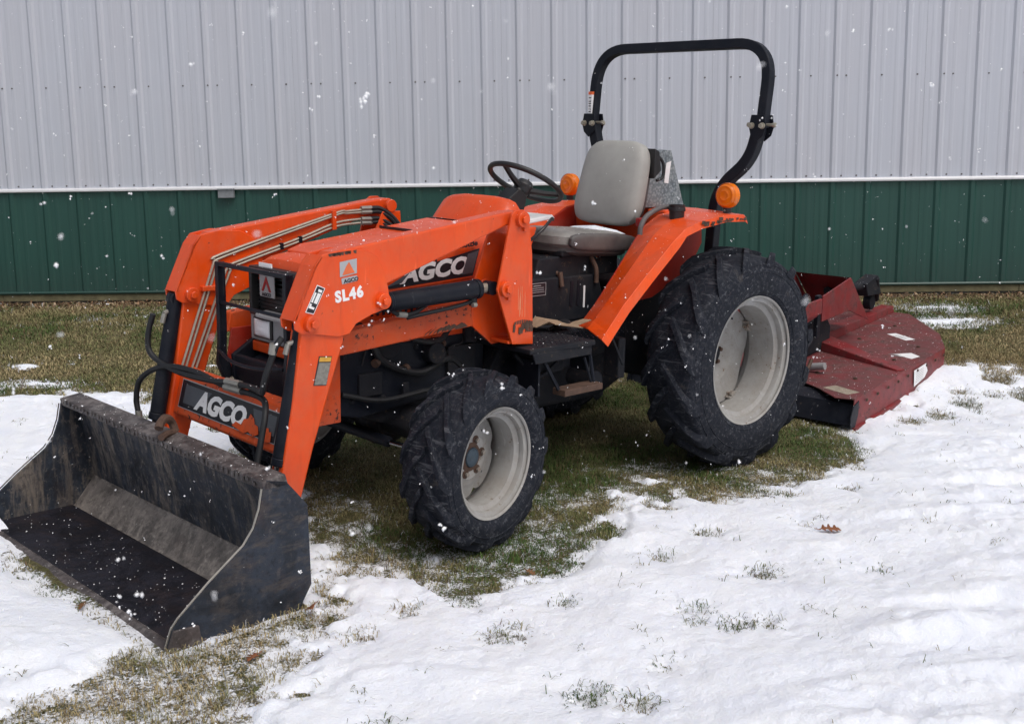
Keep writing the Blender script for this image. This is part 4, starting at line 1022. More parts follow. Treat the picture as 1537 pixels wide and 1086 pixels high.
# ---- loader arms
UP = [(1.425, 1.360), (1.505, 1.357), (2.02, 1.292), (2.40, 1.243), (2.452, 1.202), (2.47, 1.10), (2.15, 1.100), (1.80, 1.208), (1.505, 1.300), (1.43, 1.304), (1.405, 1.335)]
PLT = [(2.452, 1.236), (2.486, 1.196), (2.578, 1.000), (2.574, .968), (2.548, .950), (2.46, .936), (2.382, .920), (2.332, .926), (2.300, .962), (2.225, .990), (2.150, 1.008), (2.136, 1.036), (2.146, 1.092), (2.165, 1.16), (2.20, 1.215), (2.26, 1.245), (2.36, 1.252)]
LOW = [(2.532, 1.00), (2.345, .99), (2.352, .90), (2.425, .70), (2.498, .50), (2.555, .315), (2.585, .235), (2.63, .215), (2.668, .245), (2.662, .33), (2.64, .42), (2.585, .68)]
for s in (-1, 1):
    f = lambda a: s*a
    a = T(MB().prism(UP, f(.418), f(.498)).prism(LOW, f(.420), f(.497)), 'loader_arm', ORANGE, bevel=.007, split=False)
    T(MB().prism(PLT, f(.498), f(.507)).prism(PLT, f(.409), f(.418)), 'elbow_plate', ORANGE, a, bevel=.003)
    # front closing strap of the elbow
    st = [(2.452, 1.236), (2.486, 1.196), (2.578, 1.000), (2.566, .997), (2.474, 1.19), (2.445, 1.228)]
    T(MB().prism(st, f(.409), f(.507)), 'elbow_strap', ORANGE, a, bevel=.003)
    # post: two plates and a web
    PO = [(1.500, 1.350), (1.478, 1.366), (1.430, 1.366), (1.402, 1.345), (1.374, 1.175), (1.358, .772), (1.484, .785), (1.578, 1.032), (1.520, 1.27)]
    PI = [(1.50, 1.30), (1.39, 1.30), (1.37, 1.0), (1.37, .775), (1.49, .768), (1.605, .86), (1.615, 1.0), (1.545, 1.20)]
    po = T(MB().prism(PO, f(.512), f(.524)), 'loader_post', ORANGE, bevel=.003)
    T(MB().prism(PI, f(.386), f(.398)).prism([(1.40, 1.25), (1.372, 1.175), (1.36, .80), (1.374, .80), (1.385, 1.17), (1.412, 1.25)], f(.398), f(.512)).prism([(1.50, .786), (1.38, .780), (1.38, .792), (1.50, .800)], f(.398), f(.512)), 'post_web', ORANGE, po, bevel=.003)
    mb = MB()
    for (x, z) in ((1.446, 1.326), (1.535, 1.033)):
        mb.tube([(x, f(.524), z), (x, f(.545), z)], .034, 24); bolt(mb, (x, f(.545), z), (0, s, 0), .018, .014, washer=False); mb.tube([(x, f(.380), z), (x, f(.40), z)], .03, 20)
        mb.box((x-.02, f(.530), z-.035), (.02, .012, .03))
    T(mb, 'pivot_pin', ORANGE, po, bevel=.002)
    mb = MB()
    for (x, z) in ((2.178, 1.040), (2.508, .985)):
        mb.tube([(x, f(.507), z), (x, f(.530), z)], .031, 24); bolt(mb, (x, f(.530), z), (0, s, 0), .016, .014, washer=False); mb.tube([(x, f(.385), z), (x, f(.41), z)], .030, 24); bolt(mb, (x, f(.385), z), (0, -s, 0), .016, .014, washer=False)
    T(mb, 'pivot_pin', ORANGE, a, bevel=.002)
    # side rail from post to front frame
    RA = [(2.36, .900), (2.20, .918), (1.62, .975), (1.60, .862), (2.24, .822), (2.38, .815)]
    rl = T(MB().prism(RA, f(.340), f(.400)), 'side_rail', ORANGE_W, bevel=.006)
    T(MB().prism([(2.22, .50), (2.22, .88), (2.42, .88), (2.44, .50)], f(.30), f(.312)).prism([(2.35, .40), (2.34, .84), (2.42, .84), (2.44, .40)], f(.312), f(.42)) if False else MB().prism([(2.24, .52), (2.24, .84), (2.38, .84), (2.44, .52)], f(.296), f(.31)), 'frame_bracket', ORANGE_W if s > 0 else ORANGE_SHADED, bevel=.003)
    if s > 0:
        r = random.Random(12); q = MB()
        for k in range(16):
            x = 1.66+.22*r.random(); h = .006+.018*r.random()*(1-abs(x-1.75)/.2); q.prism([(x-.016-r.random()*.012, .868+(1.62-x)*-.06-.004), (x-.006, .868+(x-1.6)*-.062+.006+h), (x+.01, .868+(x-1.6)*-.062+.004+h*.7), (x+.02, .868+(x-1.6)*-.062-.003)], .4002+.0003*k, .4012+.0003*k)
        tag(T(q, 'rust_chips', RUSTY, rl, split=False), kind='stuff')
        q = MB()
        for k in range(30):
            x = 1.365+.115*r.random(); z = .835+.035*r.random(); q.prism([(x, z-.014), (x+.004+.008*r.random(), z-.012), (x+.004, z+.016), (x-.004, z+.012)], .5242+.00012*k, .5250+.00012*k)
        for k in range(9): x = 1.38+.095*k/9; q.prism([(x, .872), (x+.006, .870), (x+.008, .880+.008*math.sin(k/9*3.14)), (x+.001, .882+.008*math.sin(k/9*3.14))], .5242, .5252)
        tag(T(q, 'rust_chips', RUSTY, po, split=False), kind='stuff')
        q = MB()
        for k in range(7):
            x = 1.385+.075*r.random(); z = .88+.06*r.random(); q.prism([(x, z), (x+.0022, z), (x+.003, z+.05+.07*r.random()), (x+.0015, z+.10)], .5242, .5246)
        tag(T(q, 'scratches', simple('scratched_paint', (.75, .33, .18), .5), po, split=False), kind='stuff')
    # lift cylinder
    q = MB().cyl((2.110, f(.455), 1.022), (1.650, f(.455), 1.034), .040, 28); q.cyl((1.650, f(.455), 1.034), (1.628, f(.455), 1.0345), .043, 28); q.cyl((2.178, f(.43), 1.02), (2.178, f(.48), 1.02), .036, 20)
    q.cyl((2.118, f(.455), 1.022), (2.10, f(.455), 1.022), .042, 24)
    lc = T(q, 'lift_cylinder', BLACK, bevel=.003)
    T(MB().cyl((1.64, f(.455), 1.034), (1.56, f(.455), 1.0345), .021, 16), 'cylinder_rod', BOLT, lc)
    T(MB().cyl((1.56, f(.43), 1.033), (1.56, f(.48), 1.033), .030, 16), 'rod_eye', BLACK, lc)
    q = MB(); q.tube(sm([(1.66, f(.455), .985), (1.72, f(.46), .975), (1.80, f(.455), .965), (1.92, f(.45), .955), (2.0, f(.44), .945)]), .009, 8); q.tube([(1.655, f(.455), 1.0), (1.655, f(.455), .965)], .018, 10)
    q.tube(sm([(2.09, f(.455), .985), (2.04, f(.455), .962), (1.96, f(.45), .968), (1.90, f(.44), .99)]), .009, 8)
    T(q, 'cylinder_hose', RUBBER_HOSE, lc)
    T(MB().tube([(2.06, f(.455), .968), (2.015, f(.452), .960)], .013, 8).tube([(1.655, f(.475), .97), (1.675, f(.475), .97)], .010, 8), 'hose_fitting', BRASS, lc)
    # bucket cylinder: along the front of the lower arm
    dx_ = 0 if s > 0 else .045
    c0 = Vector((2.510+dx_, f(.457), .965)); c1 = Vector((2.648+dx_, f(.457), .330)); d = (c1-c0).normalized()
    q = MB().cyl(c0-d*.02, c0+d*.50, .033, 28); q.cyl(c0+d*.50, c0+d*.53, .036, 28); q.cyl((c0.x, f(.43), c0.z), (c0.x, f(.485), c0.z), .032, 20)
    bc = T(q, 'bucket_cylinder', BLACK, bevel=.003)
    T(MB().cyl(c0+d*.52, c1, .019, 16), 'cylinder_rod', CHROME, bc)
    q = MB().cyl((c1.x, f(.43), c1.z), (c1.x, f(.485), c1.z), .034, 18); q.prism([(2.60, .24), (2.58, .30), (2.70, .36), (2.77, .34), (2.76, .29), (2.66, .20)], f(.497), f(.507)); q.prism([(2.60, .24), (2.58, .30), (2.70, .36), (2.77, .34), (2.76, .29), (2.66, .20)], f(.407), f(.417))
    T(q, 'cylinder_link', BLACK, bc, bevel=.003)
    # port fitting near the top, and elbow near the bottom
    q = MB()
    q.tube([(c0+d*.06)+Vector((.046, f(-.01), 0)), (c0+d*.10)+Vector((.050, f(-.01), 0))], .011, 8); q.tube([(c0+d*.05)+Vector((.02, 0, 0)), (c0+d*.06)+Vector((.048, f(-.01), .0))], .010, 8)
    T(q, 'hose_fitting', BRASS, bc)
NARM = [o for o in TR.children if o.name.startswith('loader_arm')]
near = NARM[1]; far = NARM[0]
# near elbow marks
YP = .508
text('lettering', 'SL46', .058, WHITE, (2.394, YP, 1.054), (-1, 0, .105), (0, 0, 1), near, offset=.0030, sx=1.0, space=1.18)
T(MB().prism([(2.374, 1.205), (2.374, 1.148), (2.296, 1.158), (2.296, 1.214)], YP, YP+.001), 'decal', SILVER, near)
T(MB().prism([(2.364, 1.154), (2.345, 1.188), (2.332, 1.203), (2.322, 1.186), (2.306, 1.161)], YP+.0012, YP+.002), 'decal_emblem', ORPRINT, near)
T(MB().prism([(2.368, 1.140), (2.364, 1.120), (2.296, 1.128), (2.292, 1.138), (2.296, 1.150), (2.364, 1.143)], YP, YP+.001), 'decal', SILVER, near)
text('lettering', 'AGCO', .020, DECALBLACK, (2.356, YP+.0012, 1.1235), (-1, 0, .11), (0, 0, 1), near, offset=.0008, sx=1.15)
T(MB().prism([(2.530, 1.030), (2.494, 1.018), (2.441, 1.112), (2.476, 1.128)], YP, YP+.001), 'decal', WHITE, near)
T(MB().prism([(2.526, 1.032), (2.495, 1.022), (2.445, 1.111), (2.475, 1.124)], YP+.0011, YP+.0018), 'decal', DECALBLACK, near)
for pts in ([(2.517, 1.046), (2.494, 1.036), (2.490, 1.044), (2.505, 1.051), (2.501, 1.058), (2.509, 1.062)], [(2.470, 1.112), (2.454, 1.105), (2.459, 1.096), (2.474, 1.103)],
            [(2.494, 1.062), (2.480, 1.056), (2.460, 1.092), (2.474, 1.098)], [(2.505, 1.066), (2.4985, 1.063), (2.480, 1.098), (2.4865, 1.1015)]):
    T(MB().prism(pts, YP+.0019, YP+.0025), 'decal_mark', WHITE, near)
T(MB().prism([(2.466, .855), (2.408, .848), (2.436, .738), (2.494, .745)], .4975, .4985), 'warning_decal', DECALBLACK, near)
T(MB().prism([(2.463, .851), (2.411, .845), (2.415, .828), (2.467, .834)], .4986, .4992), 'warning_decal', YELLOW, near)
T(MB().prism([(2.467, .830), (2.415, .824), (2.437, .741), (2.490, .748)], .4986, .4992), 'warning_decal', simple('faded_print', (.28, .27, .24), .5, 0, .5, 60), near)
q = MB(); r = random.Random(3)
for k in range(14): x = 2.295+.115*r.random(); z = 1.2395-(x-2.3)*.06; q.prism([(x, z-.004-.004*r.random()), (x+.012, z-.004), (x+.014, z+.006), (x-.002, z+.007)], .5072, .5080)
tag(T(q, 'rust_chips', RUSTY, near, split=False), kind='stuff')
# wrap-over of the chips on top of the elbow
# tubes on the inner face of the far arm
YF = -.402
tubes = MB()
A1 = [(1.60, 1.312), (1.70, 1.307), (1.78, 1.297), (2.355, 1.150), (2.392, 1.125), (2.415, 1.07), (2.565, .680)]
A2 = [(1.60, 1.300), (1.70, 1.297), (1.78, 1.287), (2.345, 1.138), (2.378, 1.115), (2.398, 1.065), (2.548, .672)]
B1 = [(1.62, 1.268), (1.72, 1.262), (1.80, 1.246), (1.96, 1.196), (2.30, 1.106), (2.335, 1.085), (2.352, 1.05), (2.375, 1.0), (2.520, .664)]
B2 = [(1.62, 1.250), (1.72, 1.245), (1.80, 1.230), (1.96, 1.182), (2.29, 1.094), (2.318, 1.075), (2.335, 1.04), (2.358, .99), (2.503, .658)]
for L, yo in ((A1, 0), (A2, 0), (B1, 0), (B2, 0)): tubes.tube(sm([(x, YF, z) for x, z in L], 4), .0060, 8)
T(tubes, 'hydraulic_tubes', BOLT, far)
for (x, z, w_, h_) in ((1.775, 1.270, .022, .09), (2.425, 1.005, .075, .022), (1.96, 1.190, .014, .03), (2.06, 1.165, .014, .03)):
    T(MB().box((x, YF+.004, z), (w_, .022, h_)), 'tube_clamp', ORANGE if w_ > .02 else BLACK, far, bevel=.003)
q = MB()
for (z, dz) in ((1.318, .012), (1.300, .0), (1.268, -.01), (1.250, -.02)): q.tube([(1.615, YF, z), (1.555, YF, z+dz*.1)], .011, 8)
T(q, 'hose_fitting', BRASS, far)
q = MB()
for (z, e) in ((1.318, 0), (1.300, .02), (1.268, .03), (1.250, .05)): q.tube(sm([(1.56, YF, z), (1.50, YF+.005, z-.005), (1.43, YF+.03, z-.06), (1.40, YF+.06, z-.15-e), (1.42, YF+.06, z-.25-e)], 5), .0105, 8)
T(q, 'hydraulic_hose', RUBBER_HOSE, far)
# ---- crossbeam with decal
XB = 2.545
cb = T(MB().prism([(XB, .49), (XB+.058, .470), (XB+.064, .482), (XB+.018, .652), (XB-.035, .668), (XB-.045, .65), (XB-.012, .50)], -.42, .42), 'crossbeam', ORANGE_W, bevel=.006)
nx = Vector((.170, 0, .046)).normalized(); up_ = Vector((-.046, 0, .170)).normalized()
o0 = Vector((XB+.064, 0, .482))+nx*.0012+up_*.022
def onbeam(pts, name, mat, e=0.):
    T(MB().add([o0+Vector((0, y, 0))+up_*h+nx*e for y, h in pts]+[o0+Vector((0, y, 0))+up_*h+nx*(e-.0008) for y, h in pts], [tuple(range(len(pts))), tuple(range(2*len(pts)-1, len(pts)-1, -1))]+[(i, (i+1) % len(pts), len(pts)+(i+1) % len(pts), len(pts)+i) for i in range(len(pts))]), name, mat, cb)
onbeam([(-.385, .006), (.39, .006), (.39, .130), (-.385, .130)], 'decal', SILVER)
onbeam([(-.380, .010), (.385, .010), (.385, .126), (-.380, .126)], 'decal', DECALBLACK, .0012)
onbeam([(-.345, .030), (-.205, .030), (-.125, .110), (-.345, .110)], 'decal_block', DECALGREY, .0024)
onbeam([(.235, .035), (.375, .035), (.375, .112), (.20, .112)], 'decal_block', DECALGREY, .0024)
text('lettering', 'AGCO', .108, WHITE, o0+Vector((0, -.235, 0))+up_*.027+nx*.0030, (0, 1, 0), up_, cb, offset=.0055, shear=.22, sx=1.22)
onbeam([(.075, .018), (.10, .038), (.14, .034), (.155, .060), (.185, .066), (.195, .088), (.225, .074), (.235, .055), (.262, .050), (.275, .022), (.24, .006), (.20, .018), (.17, .004), (.12, .012)], 'paint_patch', ORANGE_W, .0062)
onbeam([(.285, .008), (.29, .050), (.335, .060), (.345, .045), (.36, .050), (.365, .010), (.33, .004)], 'paint_patch', ORANGE_W, .0062)
# hoses on and over the crossbeam
q = MB()
H = lambda *p: q.tube(sm(list(p), 6), .0125, 10)
H((2.64, -.50, .90), (2.655, -.52, .82), (2.66, -.51, .74), (2.64, -.44, .695), (2.62, -.30, .672), (2.60, -.10, .675), (2.585, .02, .685))
H((2.70, -.56, .46), (2.70, -.575, .52), (2.69, -.56, .60), (2.66, -.50, .655), (2.63, -.38, .69), (2.60, -.22, .69), (2.585, -.10, .672), (2.58, .0, .662))
H((2.58, .12, .665), (2.585, .22, .672), (2.60, .32, .668), (2.63, .375, .63), (2.655, .39, .56), (2.69, .40, .44))
H((2.58, .10, .690), (2.59, .20, .70), (2.61, .31, .705), (2.635, .37, .72), (2.64, .40, .78), (2.62, .42, .86))
H((2.62, .42, .86), (2.61, .43, .90), (2.585, .435, .93))
T(q, 'hydraulic_hose', RUBBER_HOSE, cb)
q = MB()
for a_, b_ in (((2.585, .0, .664), (2.580, .12, .666)), ((2.585, .01, .688), (2.58, .11, .692)), ((2.69, .40, .45), (2.705, .405, .40)), ((2.70, -.56, .47), (2.70, -.556, .43)), ((2.62, .42, .87), (2.615, .425, .91))):
    q.tube([a_, b_], .0165, 8)
T(q, 'hose_fitting', BRASS, cb)
T(MB().tube([(2.70, -.556, .43), (2.70, -.55, .40), (2.72, -.52, .39)], .018, 8).tube([(2.705, .405, .40), (2.71, .41, .37), (2.72, .44, .36)], .018, 8), 'elbow_fitting', BLACKCAST, cb)

# ---- bucket (child of the tractor: it lifts with the arms)
BK = empty('bucket', TR, loc=(0, 0, 0))
yN, yF = .742, -.862; SK = .055          # near side, far side, slight toe-out of the far end
def X(x, y): return x+SK*(yN-y)/(yN-yF)
side = [(3.236, -.020), (3.244, .010), (3.222, .070), (3.196, .100), (3.080, .195), (2.945, .292), (2.905, .345), (2.880, .410), (2.866, .480), (2.850, .508), (2.775, .490), (2.688, .385), (2.678, .080), (2.735, -.010), (2.80, -.022)]
for y, t in ((yN, .012), (yF, -.012)):
    m = MB().prism([(X(x, y), z) for x, z in side], y-t, y); T(m, 'side_plate', BK_SIDE if y > 0 else BK_IN, BK, bevel=.0015)
def sheet(pts, name, mat, th, bev=.002):
    """cross section polyline thickened downwards/backwards, spanning the bucket"""
    n = len(pts); P2 = [Vector((p[0], 0, p[1])) for p in pts]; off = []
    for i in range(n):
        d = (P2[min(i+1, n-1)]-P2[max(i-1, 0)]).normalized(); off.append(P2[i]+Vector((-d.z, 0, d.x))*th)
    poly = [(p.x, p.z) for p in P2]+[(p.x, p.z) for p in reversed(off)]
    m = MB(); a = yF+.012; b = yN-.012; k = len(poly)
    m.add([(X(x, a), a, z) for x, z in poly]+[(X(x, b), b, z) for x, z in poly], [tuple(range(k)), tuple(range(2*k-1, k-1, -1))]+[(i, (i+1) % k, k+(i+1) % k, k+i) for i in range(k)])
    return T(m, name, mat, BK, bevel=bev)
sheet([(3.205, .009), (2.845, .009)], 'bucket_floor', BK_FLOOR, .010)
sheet([(2.845, .004), (2.835, .010), (2.745, .118), (2.740, .128)], 'bucket_heel', BK_SLANT, .010)
sheet([(2.740, .128), (2.752, .22), (2.775, .34), (2.800, .462)], 'bucket_back', BK_IN, .010)
T(MB().add([(X(x, y), y, z) for y in (yF-.0, yN+.0) for x, z in ((2.862, .470), (2.868, .505), (2.775, .517), (2.762, .47))], [(0, 1, 2, 3), (7, 6, 5, 4), (0, 4, 5, 1), (1, 5, 6, 2), (2, 6, 7, 3), (3, 7, 4, 0)]), 'top_lip', BK_LIP, BK, bevel=.006)
T(MB().add([(X(x, y), y, z) for y in (yF-.004, yN+.004) for x, z in ((3.262, -.020), (3.262, -.010), (3.215, .006), (3.10, .006), (3.10, -.012))], [(0, 1, 2, 3, 4), (9, 8, 7, 6, 5), (0, 5, 6, 1), (1, 6, 7, 2), (2, 7, 8, 3), (3, 8, 9, 4), (4, 9, 5, 0)]), 'cutting_edge', BK_LIP, BK, bevel=.002)
T(MB().prism([(3.238, -.018), (3.243, .012), (3.222, .068), (3.13, .062), (3.12, -.016)], yN, yN+.012), 'side_cutter', BK_LIP, BK, bevel=.003)
# bright worn front edge of the near side plate
T(MB().tube([(X(x, yN), yN-.006, z) for x, z in ((3.246, .0), (3.246, .012), (3.224, .072), (3.198, .102), (3.082, .197), (2.948, .294), (2.908, .346), (2.883, .410), (2.869, .480))], .0040, 6), 'worn_edge', STEEL, BK)
T(MB().tube([(X(x, yF), yF-.006, z) for x, z in ((3.246, .012), (3.224, .072), (3.198, .102), (3.082, .197), (2.948, .294), (2.908, .346), (2.883, .410), (2.869, .480))], .0030, 6), 'worn_edge', BK_LIP, BK)
r = random.Random(6)
q = MB()      # weld drips along the lip
for k in range(46):
    y = yF+.03+(yN-yF-.06)*k/46+r.random()*.01; q.box((X(2.869, y), y, .485+.012*r.random()), (.004, .010+.012*r.random(), .010+.014*r.random()))
tag(T(q, 'weld_beads', BK_LIP, BK, bevel=.002, split=False), kind='stuff')
T(MB().tube(sm([(2.81, .00, .515), (2.82, -.010, .555), (2.855, .01, .580), (2.89, .04, .572), (2.905, .055, .556)], 6), [.017+.0*i for i in range(25)], 8)
  .tube(sm([(2.81, .0, .515), (2.86, .03, .522), (2.90, .06, .520)], 5), .014, 8), 'lip_hook', RUSTY, BK)
T(MB().prism([(2.72, .02), (2.60, .20), (2.60, .30), (2.78, .40), (2.775, .30), (2.74, .12)], .395, .407).prism([(2.72, .02), (2.60, .20), (2.60, .30), (2.78, .40), (2.775, .30), (2.74, .12)], .508, .52)
  .prism([(2.72, .02), (2.60, .20), (2.60, .30), (2.78, .40), (2.775, .30), (2.74, .12)], -.407, -.395).prism([(2.72, .02), (2.60, .20), (2.60, .30), (2.78, .40), (2.775, .30), (2.74, .12)], -.52, -.508), 'bucket_ears', BLACK, BK, bevel=.003)

# ---------------------------------------------------------------- rotary mower behind the tractor
MW = empty('rotary_mower', loc=(-1.07, .0, .02), rot=(math.radians(-2), math.radians(3.2), math.radians(7.5)))
tag(MW, 'weathered red rotary mower deck hitched behind the tractor', 'mower')
def M_(s, n, m, p=MW, **k): return s.build(n, m, p, **k)
OUT = [(.12, .77), (-1.45, .77), (-1.85, .60), (-2.18, .35), (-2.40, .18), (-2.42, -.18), (-2.18, -.35), (-1.85, -.60), (-1.45, -.77), (.12, -.77), (.15, -.66), (.02, -.50), (-.10, -.30), (-.10, .30), (.02, .50), (.15, .66)]
M_(MB().prism(OUT, .200, .208, 'z'), 'deck', MOWER_TOP, bevel=.003)
q = MB()
for i in range(9):
    a = Vector(OUT[i]); b = Vector(OUT[i+1]); n_ = Vector(((b-a).y, -(b-a).x)).normalized()
    if n_.dot((a+b)/2+Vector((1, 0))) < 0: n_ = -n_
    d_ = n_*.006
    q.add([(*a, .018), (*b, .018), (*b, .204), (*a, .204), (*(a-d_), .018), (*(b-d_), .018), (*(b-d_), .204), (*(a-d_), .204)], [(0, 1, 2, 3), (7, 6, 5, 4), (0, 4, 5, 1), (3, 2, 6, 7), (0, 3, 7, 4), (1, 5, 6, 2)])
    e_ = n_*.018
    q.add([(*a, .0), (*b, .0), (*b, .030), (*a, .030), (*(a+e_), .004), (*(b+e_), .004), (*(b+e_), .026), (*(a+e_), .026)], [(0, 1, 2, 3), (7, 6, 5, 4), (0, 4, 5, 1), (3, 2, 6, 7), (0, 3, 7, 4), (1, 5, 6, 2)])
M_(q, 'deck_skirt', MOWER, bevel=.002)
M_(MB().prism([(.10, .03), (.16, .05), (.10, .165), (-.02, .19), (-.03, .18), (.09, .155), (.145, .055), (.10, .04)], -.765, .765), 'front_guard', BLACK)
q = MB(); 
for y0_ in (.772, -.772): q.prism([(.10, .03), (.17, .04), (.175, .10), (.14, .165), (.06, .185), (.06, .10)], y0_-.004, y0_+.004)
M_(q, 'guard_end', BLACK, bevel=.003)
# stiffener beams on the deck, fanning from the gearbox
def beam(a, b, w0, w1, h0, h1, name):
    a = Vector(a); b = Vector(b); d = (b-a).normalized(); n_ = Vector((-d.y, d.x)); vs = []
    for (p, w_, h_) in ((a, w0, h0), (b, w1, h1)):
        for s_, z in ((1.15, .208), (1, .208+h_), (-1, .208+h_), (-1.15, .208)): vs.append((*(p+n_*w_*s_*.5), z))
    M_(MB().add(vs, [(0, 1, 2, 3), (7, 6, 5, 4), (0, 4, 5, 1), (1, 5, 6, 2), (2, 6, 7, 3), (3, 7, 4, 0)]), name, MOWER, bevel=.004)
beam((-.45, .0), (-2.40, .0), .12, .10, .075, .05, 'stiffener')
beam((-.98, .06), (-.66, .755), .17, .06, .072, .010, 'stiffener')
beam((-.98, -.06), (-.66, -.755), .17, .06, .072, .010, 'stiffener')
q = MB(); q.prism([(-.55, .21), (-.55, .40), (-.70, .44), (-.92, .44), (-1.0, .36), (-1.0, .21)], -.13, .13); q.cyl((-.5, 0, .34), (-.28, 0, .36), .05, 16); q.cyl((-.78, 0, .44), (-.78, 0, .49), .08, 20)
M_(q, 'gearbox', BLACKCAST, bevel=.012)
M_(MB().cyl((-.30, 0, .355), (.45, 0, .46), .045, 18), 'drive_shaft', BLACKCAST)
# headstock: upright side plates and brace bars
for s_ in (-1, 1):
    M_(MB().prism([(-.65, .46), (-.65, .63), (-1.10, .69), (-1.47, .33), (-1.10, .46)], s_*.20, s_*.212), 'headstock_plate', MOWER, bevel=.003)
M_(MB().add([(-1.10, -.20, .69), (-1.10, .20, .69), (-1.42, .20, .40), (-1.42, -.20, .40), (-1.11, -.20, .685), (-1.11, .20, .685), (-1.43, .20, .395), (-1.43, -.20, .395)], [(0, 1, 2, 3), (7, 6, 5, 4), (0, 4, 5, 1), (1, 5, 6, 2), (2, 6, 7, 3), (3, 7, 4, 0)]), 'headstock_back', MOWER, bevel=.003)
M_(MB().box((-.62, .190, .50), (.05, .03, .28)).box((-.62, -.190, .50), (.05, .03, .28)), 'headstock_upright', BLACK, bevel=.004)
for s_ in (-1, 1): M_(MB().tube([(.15, s_*.20, .44), (-.60, s_*.19, .52)], .020, 4, 0, False, ph=.785), 'brace_bar', MOWER, bevel=.003)
M_(MB().box((-.30, .22, .575), (.60, .02, .10)).box((-.30, -.22, .575), (.60, .02, .10)), 'hitch_plate', MOWER, bevel=.004)
q = MB(); q.tube([(-1.2, 0, .56), (-1.80, 0, .50), (-2.1, 0, .44)], .03, 10); q.box((-1.92, .0, .49), (.04, .07, .08)); q.tube([(-2.0, .05, .54), (-2.15, .0, .34)], .022, 8); q.prism([(-1.85, .42), (-1.8, .52), (-2.02, .56), (-2.12, .40)], -.05, .05)
q.cyl((-2.06, -.05, .34), (-2.06, .01, .34), .06, 24)
M_(q, 'tail_wheel_bracket', BLACKCAST, bevel=.006)
q = MB()
for k in range(9): bolt(q, (-.05-k*.17, .777, .165), (0, 1, 0), .008, .008)
for (x, y) in ((-.30, .35), (-.30, .6), (-.9, .62), (-1.35, .62), (-1.35, .2), (-1.9, .25)): bolt(q, (x, y, .208), (0, 0, 1), .011, .010)
M_(q, 'deck_bolt', RUSTY)
for (x0_, x1_, y_, z_) in ((-.98, -1.05, .60, 0), (-1.52, -1.60, .43, 0)):
    q = MB()
    for k in range(4): q.box((x0_-.03-k*.018, y_+.03*(k % 2)-.02*k, .2095), (.006, .07, .0006))
    tag(M_(q, 'label_lines', simple('faded_ink', (.3, .3, .3), .6), split=False), kind='stuff')
M_(MB().cyl((-.30, .30, .24), (-.30, .40, .26), .024, 16), 'grey_pipe', GREY); M_(MB().tube([(-.12, .34, .21), (-.25, .33, .30)], .012, 6), 'deck_pin', RUSTY)
M_(MB().tube([(-.60, .12, .285), (-.60, .12, .36)], .02, 8).tube([(-.60, .10, .36), (-.60, .14, .37)], .028, 10), 'lift_eye', RUSTY)
def lab(pts, z, name, mat): M_(MB().prism(pts, z, z+.001, 'z'), name, mat)
lab([(-1.50, .48), (-1.62, .30), (-1.68, .34), (-1.57, .52)], .2082, 'deck_label', WHITE)
lab([(-1.0, .70), (-1.06, .55), (-1.16, .64), (-1.10, .72)], .2082, 'deck_label', WHITE)
lab([(.06, .70), (.0, .52), (-.09, .56), (-.03, .74)], .2082, 'deck_label', simple('faded_label', (.40, .34, .26), .6, 0, .5, 60))
M_(MB().prism([(-.86, .062), (-.84, .175), (-1.06, .180), (-1.10, .12), (-1.05, .085)], .7772, .7782), 'deck_label', WHITE)
q = MB()
for k in range(7): q.box((-.95, .7786, .085+k*.012), (.14, .0006, .0022))
tag(M_(q, 'label_lines', simple('faded_ink', (.3, .3, .3), .6), split=False), kind='stuff')

# ---------------------------------------------------------------- leaves, scrap, snowfall
def leaf(label, x, y, L, rz, mat, z=None, tilt=(.12, .05), name='oak_leaf'):
    out = []
    lobes = [(0, .035), (.10, .04), (.16, .20), (.22, .26), (.26, .09), (.36, .08), (.44, .30), (.50, .34), (.53, .12), (.62, .10), (.70, .26), (.76, .26), (.79, .10), (.88, .13), (1.0, .02)]
    m = MB(); vs = []
    for (t, w_) in lobes:
        zc = .10*math.sin(t*3.1)+.03*math.sin(t*9)
        vs += [(t*L, w_*L*1.2, (zc+w_*.14)*L), (t*L, 0, zc*L*.8), (t*L, -w_*L*1.2, (zc+w_*.10)*L)]
    fs = []
    for i in range(len(lobes)-1): fs += [(i*3, i*3+1, i*3+4, i*3+3), (i*3+1, i*3+2, i*3+5, i*3+4)]
    m.add(vs, fs, 0, True); m.tube([(0, 0, 0), (-.22*L, .02*L, .03*L)], .0012, 5)
    if z is None:
        xa, ya = np.array([x]), np.array([y]); D = snowD(xa, ya); z = float(G(xa, ya)[0]+max(0, snow_h(xa, ya, D)[0])+.012)
    o = m.build(name, mat, None, solid=.0008); o.location = (x, y, z); o.rotation_euler = (tilt[0], tilt[1], rz)
    return tag(o, label, 'leaf', 'fallen leaves')
leaf('reddish oak leaf lying alone on the open snow at the right', .66, 1.60, .095, 2.35, LEAF)
leaf('amber crumpled leaf against the lower back corner of the bucket', 2.72, .80, .07, 1.1, LEAF, tilt=(.5, -.3))
leaf('tan oak leaf in the grass under the bucket corner', 3.04, .98, .06, .4, LEAF)
leaf('small brown leaf in the straw grass before the front tyre', 1.88, 1.04, .045, 2.0, LEAF2, tilt=(.5, .4))
leaf('brown leaf in the flattened grass along the cutting edge', 3.30, .22, .055, .9, LEAF2)
m = MB(); pts = [(0, 0), (.03, .07), (.09, .06), (.12, .10), (.17, .055), (.23, .06), (.27, .02), (.21, .015), (.24, -.03), (.17, -.025), (.13, -.06), (.10, -.02), (.05, -.05)]
